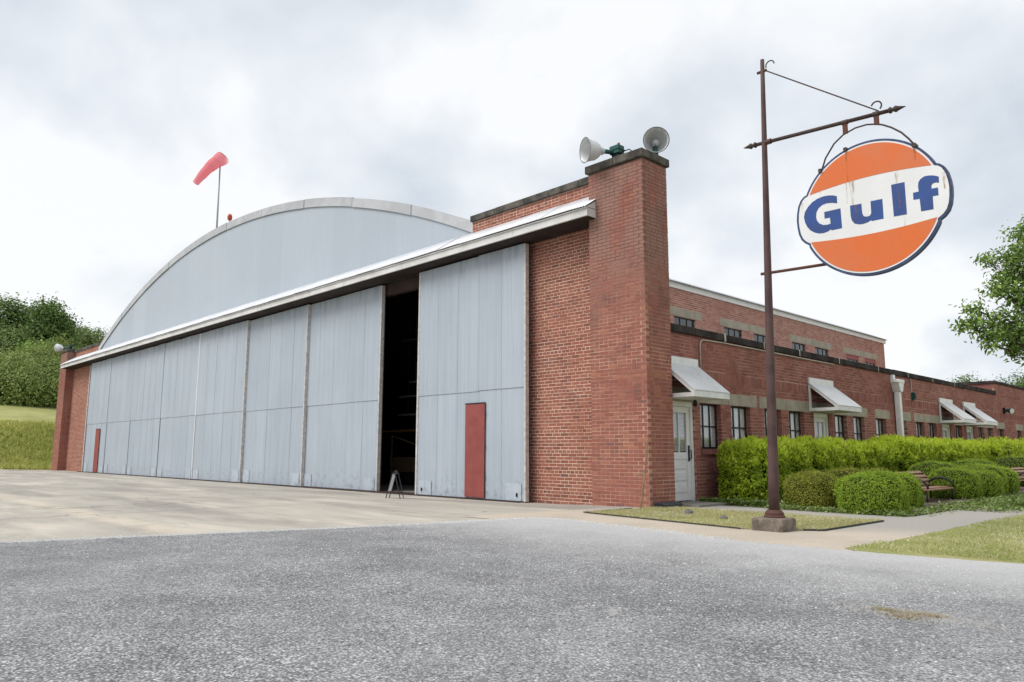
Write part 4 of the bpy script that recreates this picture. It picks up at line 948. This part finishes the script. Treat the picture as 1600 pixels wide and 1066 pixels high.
# ------------------------------------------------------------------ foliage
def unit(v): return v / np.maximum(1e-9, np.linalg.norm(v, axis=1, keepdims=True))
def leaves_(P, Nrm, size, aspect=.5, spread=.9, droop=0., var=.4, rng=RNG):
    """diamond leaf quads at P, with normals near Nrm"""
    n = len(P); nn = unit(Nrm + rng.normal(0, spread, (n, 3))); r = unit(np.cross(nn, rng.normal(0, 1, (n, 3)))); b = np.cross(nn, r)
    s = size * (1 + rng.uniform(-var, var, (n, 1)))
    tip = P + r * s + np.array([0, 0, -droop]) * s; base = P - r * s * .15
    mid = (P + r * s * .42); fold = nn * s * .10
    return np.stack([base, mid + b * s * aspect * .5 + fold, tip, mid - b * s * aspect * .5 + fold], 1)
def fbm(P, sc, seed=0):
    return np.array([mnoise.fractal((p[0] * sc + seed, p[1] * sc, p[2] * sc), 1, 2, 3) for p in P])
def rbox_points(n, c, hx, hy, hz_, p=4, rng=RNG, bottom=False):
    """points and normals on a superellipsoid-like clipped bush standing on z=c.z"""
    d = unit(rng.normal(0, 1, (n * 3, 3))); d = d * np.array([1, 1, 1.0]); d = d[d[:, 2] > -.75][:n * 2]
    q = np.abs(d) ** p; r = 1 / q.sum(1) ** (1 / p); S = d * r[:, None]
    wgt = 1.0; S = S[:n]
    H = np.array([hx, hy, hz_]); Nn = unit(np.sign(S) * np.abs(S) ** (p - 1) / H); return c + S * H, Nn
def bush(name, x, y, wx, wy, h, mat, label, group, n=7000, size=.026, p=3.2, seed=0, lump=.045, cat='bush', sprig=0, z0=0.0):
    r = empty(name, (x, y, z0), label, cat, group); rng = np.random.default_rng(seed + 100)
    hh_ = h * .62; c = np.array([x, y, z0 + h - hh_])
    P, Nn = rbox_points(n, c, wx / 2, wy / 2, hh_, p, rng); ok = P[:, 2] > z0; P, Nn = P[ok], Nn[ok]
    dsp = fbm(P, 2.6, seed) * lump + fbm(P, 9, seed + 3) * lump * .45
    P = P + Nn * (dsp[:, None] - rng.exponential(.018, (len(P), 1)))
    P[:, 2] = np.maximum(P[:, 2], z0 + .02)
    V = leaves_(P, Nn + np.array([0, 0, .35]), size, .55, .75, 0, .4, rng)
    quads('foliage', V, mat, r)
    k = rng.choice(len(P), len(P) // 40); Q = np.repeat(P[k] + Nn[k] * rng.uniform(.01, .05, (len(k), 1)), 3, 0); Q = Q + rng.normal(0, .012, Q.shape)
    tag(quads('shoots', leaves_(Q, rng.normal(0, 1, Q.shape), size * 1.15, .5, .3, -.4, .3, rng), mat, r), kind='stuff')
    bmh = bmesh.new(); bmesh.ops.create_icosphere(bmh, subdivisions=4, radius=1); me = bpy.data.meshes.new('twig_shade_core')  # one solid hull under the leaves; interior shade is in its dark colour
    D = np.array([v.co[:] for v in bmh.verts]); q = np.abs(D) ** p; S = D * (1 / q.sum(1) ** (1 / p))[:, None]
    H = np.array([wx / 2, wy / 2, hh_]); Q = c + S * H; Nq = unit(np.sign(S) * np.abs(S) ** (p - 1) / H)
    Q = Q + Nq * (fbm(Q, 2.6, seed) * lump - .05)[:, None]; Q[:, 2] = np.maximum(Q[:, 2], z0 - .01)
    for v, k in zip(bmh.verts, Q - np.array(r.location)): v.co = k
    bmh.to_mesh(me); bmh.free(); me.materials.append(MATS['twig_shade']); me.polygons.foreach_set('use_smooth', [True] * len(me.polygons)); link('twig_shade_core', me, r)
    return r
GB = 'clipped round bushes by the path'
for i, (x, y, wx, wy, h, tan, n, lb) in enumerate([
    (2.02, 2.32, .92, 1.0, .70, 1, 9000, 'clipped boxy bush with a tan top, nearest the sign post on its left'),
    (3.2, 1.95, 1.06, 1.06, .72, 0, 10000, 'clipped green bush nearest the camera, right of the sign post'),
    (2.98, 3.72, .84, .95, .66, 0, 8000, 'clipped bush just left of the nearer bench'),
    (1.85, 4.3, .95, 1.1, .74, 1, 5000, 'low clipped bush behind the tan topped one, left of the two'),
    (2.05, 5.3, .9, 1.0, .72, 1, 4500, 'low clipped bush behind the tan topped one, right of the two'),
    (2.78, 7.95, 1.05, 1.15, .72, 0, 7000, 'clipped bush directly behind the far arm of the nearer bench'),
    (3.0, 8.95, .95, .95, .66, 0, 5000, 'dark clipped bush peeking out behind the one at the nearer bench'),
    (2.0, 9.2, 1.2, 1.5, .86, 0, 5000, 'flat topped clipped bush behind the nearer bench against the hedge'),
    (2.72, 10.2, 1.1, 1.25, .80, 0, 6500, 'big rounded clipped bush midway between the two benches'),
    (2.85, 11.3, .85, .9, .72, 0, 5000, 'clipped bush just left of the farther bench'),
    (1.85, 13.0, 1.2, 2.4, .90, 0, 5000, 'long low clipped bush behind the big rounded bush'),
    (2.0, 17.5, 1.8, 3.0, 1.0, 0, 4500, 'clipped bush behind the farther bench at the picture edge'),
    (3.3, 17.5, 1.2, 1.8, .85, 0, 3500, 'clipped bush past the farther bench by the path edge')]):
    bush('clipped_bush', x, y, wx, wy, h * .95, 'leaf_box_tan' if tan else 'leaf_box', lb, GB, int(n * 2.3), .0225, 2.8, i * 7, .05)
GH = 'bright hedge sections along the wing'
for i, (y0, y1, x0, x1, h, n, lb) in enumerate([
    (2.3, 9.7, .04, 1.0, 1.17, 60000, 'bright green hedge section nearest the white door'),
    (9.6, 17.4, .10, 1.30, 1.28, 40000, 'bright green hedge section behind the nearer bench'),
    (17.3, 31, .10, 1.5, 1.36, 26000, 'bright green hedge section at the far right end of the wing')]):
    L_ = y1 - y0; nseg = 1
    r = empty('hedge', ((x0 + x1) / 2, (y0 + y1) / 2, 0), lb, 'hedge', GH); rng = np.random.default_rng(400 + i)
    c = np.array([(x0 + x1) / 2, (y0 + y1) / 2, h / 2]); H = np.array([(x1 - x0) / 2, L_ / 2, h / 2])
    # sample a rounded box by area: choose face then point
    A = np.array([L_ * h, L_ * h * .4, L_ * (x1 - x0), (x1 - x0) * h * 1.4, (x1 - x0) * h]); k = rng.choice(5, n, p=A / A.sum())
    S = rng.uniform(-1, 1, (n, 3)); Nn = np.zeros((n, 3))
    for f_, (ax_, sg) in enumerate([(0, 1), (0, -1), (2, 1), (1, -1), (1, 1)]): S[k == f_, ax_] = sg; Nn[k == f_, ax_] = sg
    rd = .22; Pm = S * H; lim = np.maximum(H - rd, .01); core = np.clip(Pm, -lim, lim); dlt = Pm - core; Pm = core + unit(dlt) * rd; Nn = unit(dlt)
    P = c + Pm; dsp = fbm(P, 1.1, i * 5) * .15 + fbm(P, 5.5, i * 5 + 2) * .09
    P = P + Nn * (dsp[:, None] - rng.exponential(.055, (n, 1)) + .03); P[:, 2] = np.maximum(P[:, 2], .03)
    quads('foliage', leaves_(P, Nn * .8 + np.array([0, 0, .8]), .05, .58, .6, 0, .45, rng), 'leaf_hedge', r)
    # upright shoots on top and shoulders
    m = P[:, 2] > h * .62; Q = P[m]; Q = Q[rng.choice(len(Q), len(Q) // 5)]
    base = np.repeat(Q, 4, 0); base = base + np.repeat(rng.uniform(0, .10, (len(Q), 1)), 4, 0) * np.array([0, 0, 1.]) + rng.normal(0, .018, base.shape)
    tag(quads('shoots', leaves_(base, rng.normal(0, 1, base.shape) * np.array([1, 1, .8]), .058, .55, .3, -.6, .3, rng), 'leaf_shoot', r), kind='stuff')
    # solid hull for the twigs, coloured dark to stand for inner shade
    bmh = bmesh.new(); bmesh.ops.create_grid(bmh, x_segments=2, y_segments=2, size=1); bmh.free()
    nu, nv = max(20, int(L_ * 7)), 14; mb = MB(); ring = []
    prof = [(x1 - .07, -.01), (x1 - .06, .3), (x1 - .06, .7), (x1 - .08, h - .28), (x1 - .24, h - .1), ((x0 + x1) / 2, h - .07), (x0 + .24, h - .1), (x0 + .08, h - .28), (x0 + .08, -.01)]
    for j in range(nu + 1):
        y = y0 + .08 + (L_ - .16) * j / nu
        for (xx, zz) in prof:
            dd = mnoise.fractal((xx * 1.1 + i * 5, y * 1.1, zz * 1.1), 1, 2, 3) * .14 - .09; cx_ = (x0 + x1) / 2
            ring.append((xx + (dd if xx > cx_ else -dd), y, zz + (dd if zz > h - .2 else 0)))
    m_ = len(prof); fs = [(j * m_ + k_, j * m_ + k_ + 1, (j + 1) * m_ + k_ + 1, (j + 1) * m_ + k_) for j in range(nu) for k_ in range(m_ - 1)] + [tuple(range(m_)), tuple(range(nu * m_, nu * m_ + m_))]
    mb.add(ring, fs).build('twig_shade_core', 'twig_shade', r)

# blades of grass, one stuff object per lawn
def blades(name, pts, hgt, wid, mat, lean=.5, rng=RNG):
    n = len(pts); a = rng.uniform(0, 2 * math.pi, n); d = np.stack([np.cos(a), np.sin(a), np.zeros(n)], 1)
    h = hgt * (1 + rng.uniform(-.5, .6, (n, 1))); w_ = wid * (1 + rng.uniform(-.3, .5, (n, 1)))
    ln = rng.normal(0, lean, (n, 3)); ln[:, 2] = 0; tip = pts + np.array([0, 0, 1]) * h + ln * h
    V = np.stack([pts - d * w_, pts + d * w_, tip], 1)
    return tag(quads(name, V, mat), kind='stuff')
def scatter(n, f, box, dens=None, rng=RNG):
    out = []
    while len(out) < n:
        x = rng.uniform(box[0], box[1]); y = rng.uniform(box[2], box[3])
        if f(x, y) and (dens is None or rng.random() < dens(x, y)): out.append((x, y, .010))
    return np.array(out)
den_ = lambda x, y: min(1, max(.06, .55 + 1.1 * mnoise.noise((x * .9, y * .9, 3)) + .35 * mnoise.noise((x * 4, y * 4, 8))))
P = scatter(52000, lambda x, y: x > 5.02 + .06 * mnoise.noise((x * 3, y * 3, 1)) - (.1 if y < -2.4 else 0) and y > -3.22 + .07 * mnoise.noise((x * 4, 0, 1)), (4.9, 9.2, -3.35, 3.2), den_)
blades('grass', P, .026, .0035, 'grass_blade', .8)['label'] = 'short pale green lawn grass beside the path'
P = scatter(22000, lambda x, y: x > 5.03, (5.0, 12, 3, 20), den_); blades('grass', P, .035, .006, 'grass_blade', .8)['label'] = 'lawn grass farther along the path'
P = scatter(30000, lambda x, y: y > -1.74 - .17 * (x + .1) + .0 and (x < 3.1 or y > -2.26 + .6 * (x - 3.1)), (-.05, 3.93, -2.3, .44), den_)
blades('grass', P, .032, .0035, 'grass_straw', .9)['label'] = 'straw coloured grass in the small edged patch'
# ground cover and fallen clippings along bed edges
P = np.concatenate([np.stack([RNG.uniform(-.1, 1.7, 2600), 1.78 + np.abs(RNG.normal(0, .12, 2600)), RNG.uniform(.0, .12, 2600)], 1),
                    np.stack([RNG.normal(4.35, .32, 3800), RNG.uniform(3.6, 7.2, 3800), RNG.uniform(.01, .09, 3800)], 1),
                    np.stack([RNG.normal(4.75, .22, 1800), RNG.uniform(4.6, 5.9, 1800), RNG.uniform(.01, .2, 1800)], 1),
                    np.stack([RNG.normal(3.75, .2, 3200), RNG.uniform(1.5, 13, 3200), RNG.uniform(.01, .06, 3200)], 1),
                    np.stack([RNG.uniform(1.5, 3.9, 1800), RNG.normal(1.55, .1, 1800), RNG.uniform(.01, .08, 1800)], 1)])
o = tag(quads('ground_cover', leaves_(P, np.tile([0, 0, 1.], (len(P), 1)), .045, .6, .6), 'clover'), kind='stuff'); o['label'] = 'clover and weeds at the foot of the bushes'
def flower_pts(n, f, box):
    q = scatter(n, f, box, lambda x, y: max(.0, .25 + 1.3 * mnoise.noise((x * 1.3, y * 1.3, 17)))); q[:, 2] += RNG.uniform(.01, .035, n); return q
P = np.concatenate([flower_pts(1500, lambda x, y: y > -1.70 - .17 * (x + .1) and (x < 3.1 or y > -2.2 + .6 * (x - 3.1)), (-.05, 3.9, -2.2, .44)), flower_pts(1700, lambda x, y: x > 5.05, (5.0, 9, -3.2, 3))])
o = tag(quads('clover_flowers', leaves_(P, np.tile([0, 0, 1.], (len(P), 1)), .011, .9, .5), 'blind_slat'), kind='stuff'); o['label'] = 'tiny white clover flowers scattered in the grass'
# weed tuft in the asphalt
rag_edges = set()
k = RNG.normal(0, 1, (800, 3)); cl = RNG.integers(0, 5, 800); cc = np.array([[6.48, -6.46, .07, .05], [6.60, -6.52, .06, .05], [6.70, -6.38, .04, .03], [6.42, -6.40, .05, .02], [6.62, -6.42, .04, .06]])[cl]
P = np.stack([cc[:, 0] + k[:, 0] * cc[:, 2], cc[:, 1] + k[:, 1] * cc[:, 3], np.full(800, .012)], 1)
n_ = len(P); o = blades('dry_weeds', P, .014, .003, 'dry_weed', 2.2); o['label'] = 'flat dry orange weeds growing in a crack of the asphalt'
# loose stones along the asphalt edge and over its surface
def stones(name, n, fn, size, mat, label, rng=RNG):
    V = []
    oc = np.array([[1, 0, 0], [0, 1, 0], [-1, 0, 0], [0, -1, 0], [0, 0, .8]]); T = [(0, 1, 4), (1, 2, 4), (2, 3, 4), (3, 0, 4)]
    for _ in range(n):
        x, y = fn(); s = size * rng.uniform(.5, 1.6); a = rng.uniform(0, 6.28); R_ = np.array([[math.cos(a), -math.sin(a), 0], [math.sin(a), math.cos(a), 0], [0, 0, 1]])
        q = (oc * rng.uniform(.6, 1.3, (5, 3))) @ R_.T * s + np.array([x, y, .0125 + hz(x, y)])
        for t_ in T: V.append(q[list(t_)])
    o = tag(quads(name, np.array(V), mat), kind='stuff'); o['label'] = label
def edge_pt():
    i = random.choice((0, 1, 1, 2, 2, 3, 3, 4, 4, 5, 6, 7)); a, b = Vector(E0[i]), Vector(E0[i + 1]); 
    if i == 0: a = a.lerp(b, .5)
    q = a.lerp(b, random.random()); d = (b - a).normalized(); q += Vector((-d.y, d.x)) * random.gauss(.02, .06); return q.x, q.y
stones('edge_gravel', 5000, edge_pt, .008, 'chip_stone', 'loose pale gravel along the asphalt edge')
def crack_pt(): return random.gauss(6.6, .22), random.gauss(-6.42, .07)
stones('crack_gravel', 1500, crack_pt, .007, 'gravel', 'pale grit round the weeds in the asphalt crack')
def road_pt():
    while True:
        x, y = random.uniform(-1, 9), random.uniform(-9.5, -3.4)
        if x > -1.2 + (y + 8.4) * .3: return x, y
stones('road_chips', 3500, road_pt, .006, 'chip_stone', 'loose pale stone chips on the asphalt')

# ------------------------------------------------------------------ trees
def tree(name, base, h, blobs, n, leaf, mat, label, group=None, trunk=.2, asp=.6, seed=0, cat='tree', limbs=True, star=False):
    """blobs: (dx, dy, z, rx, rz) relative to the base"""
    r = empty(name, base, label, cat, group); rng = np.random.default_rng(900 + seed); b = Vector(base)
    vol = np.array([q[3] * q[3] * q[4] for q in blobs]) ** (.42 if star else .75); ks = rng.choice(len(blobs), n, p=vol / vol.sum()); B = np.array(blobs)
    # leaves in clumps: clump centres spread through the shell of each blob
    ncl = max(40, n // (9 if star else 26)); kc = rng.choice(len(blobs), ncl, p=vol / vol.sum()); d = unit(rng.normal(0, 1, (ncl, 3))); rr = rng.uniform(.45, 1.05, (ncl, 1)) ** .5
    Cc = np.stack([b.x + B[kc, 0], b.y + B[kc, 1], b.z + B[kc, 2]], 1) + d * rr * np.stack([B[kc, 3], B[kc, 3], B[kc, 4]], 1)
    ci = rng.integers(0, ncl, n); cs = leaf * (1.1 if star else 2.4)
    P = Cc[ci] + rng.normal(0, cs, (n, 3)) * np.array([1, 1, .75])
    V = leaves_(P, d[ci] * 1.3 + np.array([0, 0, .7]), leaf, asp, .5, .15, .4, rng)
    quads('crown', V, mat, r)
    mb = MB(); top = max(q[2] for q in blobs) * .8
    mb.tube([b + Vector((0, 0, -.2)), b + Vector((.02 * h, 0, h * .3)), b + Vector((.0, .02 * h, top))], [trunk, trunk * .75, trunk * .25], 10)
    for q in blobs[: (40 if limbs else 0)]:
        e_ = b + Vector(q[:3]); z0 = max(h * .18, q[2] * .55); s0 = b + Vector((.01 * h, 0, z0)); mid = s0.lerp(e_, .55) + Vector((0, 0, .06 * h * .3))
        mb.tube([s0, mid, e_], [trunk * .35 * min(1, .15 + q[3]), trunk * .22 * min(1, .1 + q[3]), trunk * .05 * min(1, .1 + q[3])], 7)
        for k in range(3):
            d_ = Vector(rng.normal(0, 1, 3)).normalized(); mb.tube([mid.lerp(e_, .5), e_ + Vector((d_.x * q[3], d_.y * q[3], d_.z * q[4])) * .8], [trunk * .1 * min(1, .1 + q[3]), trunk * .02], 5)
    mb.build('trunk', 'bark', r, True)
    return r
def blobs_round(h, w_, n, seed, low=.25):
    rg = random.Random(seed); out = []
    for i in range(n):
        t_ = low + (1 - low) * (i + .5) / n; env = math.sin(min(1, (t_ - low) / (1 - low) * .85 + .15) * math.pi) ** .6; a = rg.uniform(0, 6.28); q = rg.uniform(.15, .85) * w_ / 2 * env
        s = w_ * rg.uniform(.13, .27) * (.6 + .4 * env); out.append((math.cos(a) * q, math.sin(a) * q, h * t_ - s * .5, s, s * .85))
    return out
def ray_pt(px, T):                 # ground point at image column px, T metres from the camera
    v = rt * ((px - 800) / 1176.7) + up * (-(700 - 533) / 1176.7) + fw; v.z = 0; v.normalize(); q = CAM + v * T; return q.x, q.y
GT = 'trees on the hill behind the hangar'
for i, (px, T, h, w_, mat, n, lb) in enumerate([
    (-6, 100, 16.6, 6, 'leaf_far_a', 12000, 'grey green tree cut by the left picture edge'),
    (26, 106, 17.2, 4, 'leaf_pine', 7000, 'dark pine showing between the two tall left trees'),
    (54, 97, 16.4, 5.0, 'leaf_far_a', 17000, 'tallest broad green tree on the left hill'),
    (80, 99, 14.6, 3.2, 'leaf_far_a', 8000, 'pointed tree just right of the tallest one on the hill'),
    (93, 96, 13.2, 2.6, 'leaf_far_b', 5500, 'slim tree directly above the far pillar lamp'),
    (118, 106, 15.0, 6, 'leaf_far_b', 9000, 'low rounded tree behind the far left parapet'),
    (140, 110, 15.2, 6.5, 'leaf_far_b', 7000, 'low tree touching the left foot of the arched roof'),
    (38, 90, 10.4, 3.4, 'leaf_far_c', 6000, 'light green sapling in front of the tall trees'),
    (4, 94, 12.5, 5, 'leaf_far_b', 9000, 'dark lower tree at the left edge in front of the pine'),
    (66, 92, 11.0, 4, 'leaf_far_a', 8000, 'mid green tree between sapling and far pillar')]):
    x, y = ray_pt(px, T); z = hz(x, y)
    tree('hill_tree', (x, y, z), h - z + 1.0, blobs_round(h - z + 1, w_, 15, i + 3, .12), int(n * 1.8), .27, mat, lb, GT, .28, .65, i)
GS = 'scrub bushes at the foot of the hill trees'
for i, (px, T, h, w_, lb) in enumerate([(-8, 83, 4.9, 5.5, 'olive scrub bush at the very left edge'), (14, 82, 5.2, 6, 'olive scrub bush second from the left edge'), (38, 80, 5.0, 6, 'olive scrub bush third from the left edge'),
                                        (60, 81, 5.6, 6, 'olive scrub bush left of the far pillar'), (80, 82, 5.2, 5, 'olive scrub bush touching the far pillar'), (26, 86, 6.6, 6, 'taller scrub behind the olive bushes, left one'), (56, 87, 7.2, 6, 'taller scrub behind the olive bushes, middle one'), (84, 87, 7.6, 5.5, 'taller scrub behind the olive bushes, right one')]):
    x, y = ray_pt(px, T); z = hz(x, y)
    rg = random.Random(i); bl_ = [(rg.uniform(-1, 1) * w_ * .32, rg.uniform(-1, 1) * w_ * .32, h * rg.uniform(.15, .72), w_ * .24, h * .24) for _ in range(9)] + [(0, 0, h * .35, w_ * .4, h * .36)]
    tree('scrub_bush', (x, y, z - .2), h, bl_, 12000, .2, 'leaf_scrub', lb, GS, .1, .6, 40 + i, 'bush')
GR = 'tree tops behind the far end of the wing'
for i, (px, T, h, w_, mat, lb) in enumerate([(1508, 98, 8.6, 5.5, 'leaf_far_b', 'low tree top just above the wing coping, leftmost'), (1523, 100, 9.6, 6, 'leaf_far_a', 'roundest tree top above the wing coping'), (1540, 103, 8.9, 6, 'leaf_far_b', 'tree top beside the taller brick parapet'),
                                             (1578, 98, 8.8, 6, 'leaf_pine', 'dark tree top behind the taller brick parapet'), (1597, 96, 9.4, 7, 'leaf_far_a', 'tree top at the right edge above the parapet')]):
    x, y = ray_pt(px, T); tree('far_tree', (x, y, 0), h, blobs_round(h, w_, 9, 60 + i, .3), 11000, .2, mat, lb, GR, .2, .65, 60 + i)
# oak reaching in from the right
ox, oy = ray_pt(1790, 17.5)
def ray3(px, py, T):
    v = rt * ((px - 800) / 1176.7) + up * (-(py - 533) / 1176.7) + fw; hlen = math.hypot(v.x, v.y); q = CAM + v * (T / hlen); return q
ob = []
for px, py, T, r_, rz in [(1598, 368, 17.5, .28, .2), (1592, 392, 17.2, .22, .14), (1556, 402, 17, .16, .12), (1540, 408, 17, .09, .06), (1580, 410, 17.2, .25, .13), (1600, 428, 17.3, .4, .22), (1565, 438, 17, .2, .10), (1580, 455, 17, .3, .12), (1553, 453, 16.8, .12, .07), (1600, 470, 17, .35, .12),
                          (1520, 482, 16.6, .16, .08), (1505, 508, 16.5, .17, .08), (1530, 505, 16.6, .24, .12), (1560, 495, 16.8, .25, .14), (1556, 520, 16.6, .3, .12), (1585, 510, 17, .4, .22), (1545, 535, 16.6, .18, .07), (1600, 525, 17, .35, .16), (1590, 545, 17, .2, .07), (1585, 557, 16.8, .13, .05), (1640, 420, 17.5, .9, .7), (1650, 500, 17.5, .9, .6), (1720, 440, 17.8, 1.3, 1), (1790, 380, 17.5, 1.6, 1.2), (1860, 450, 17.5, 1.5, 1.1), (1780, 500, 18.2, 1.4, .8), (1700, 330, 18, 1.1, .8), (1620, 350, 17.8, .35, .22)]:
    q = ray3(px, py, T); ob.append((q.x - ox, q.y - oy, q.z, r_ * .8, rz * .75))
tree('oak_tree', (ox, oy, 0), 6.5, ob, 18000, .085, 'leaf_oak', 'oak branches with lobed leaves reaching in from the right edge', None, .22, .5, 77, 'tree', True, True)
# long grass on the bank behind the apron
n_ = 42000; X = RNG.uniform(-54, -43.4, n_); Yy = RNG.uniform(-14, 14, n_); P = np.stack([X, Yy, np.array([hz(a, b) for a, b in zip(X, Yy)])], 1)
blades('long_grass', P, .24, .04, 'grass_tall', .6)['label'] = 'unmown long grass on the bank left of the hangar'
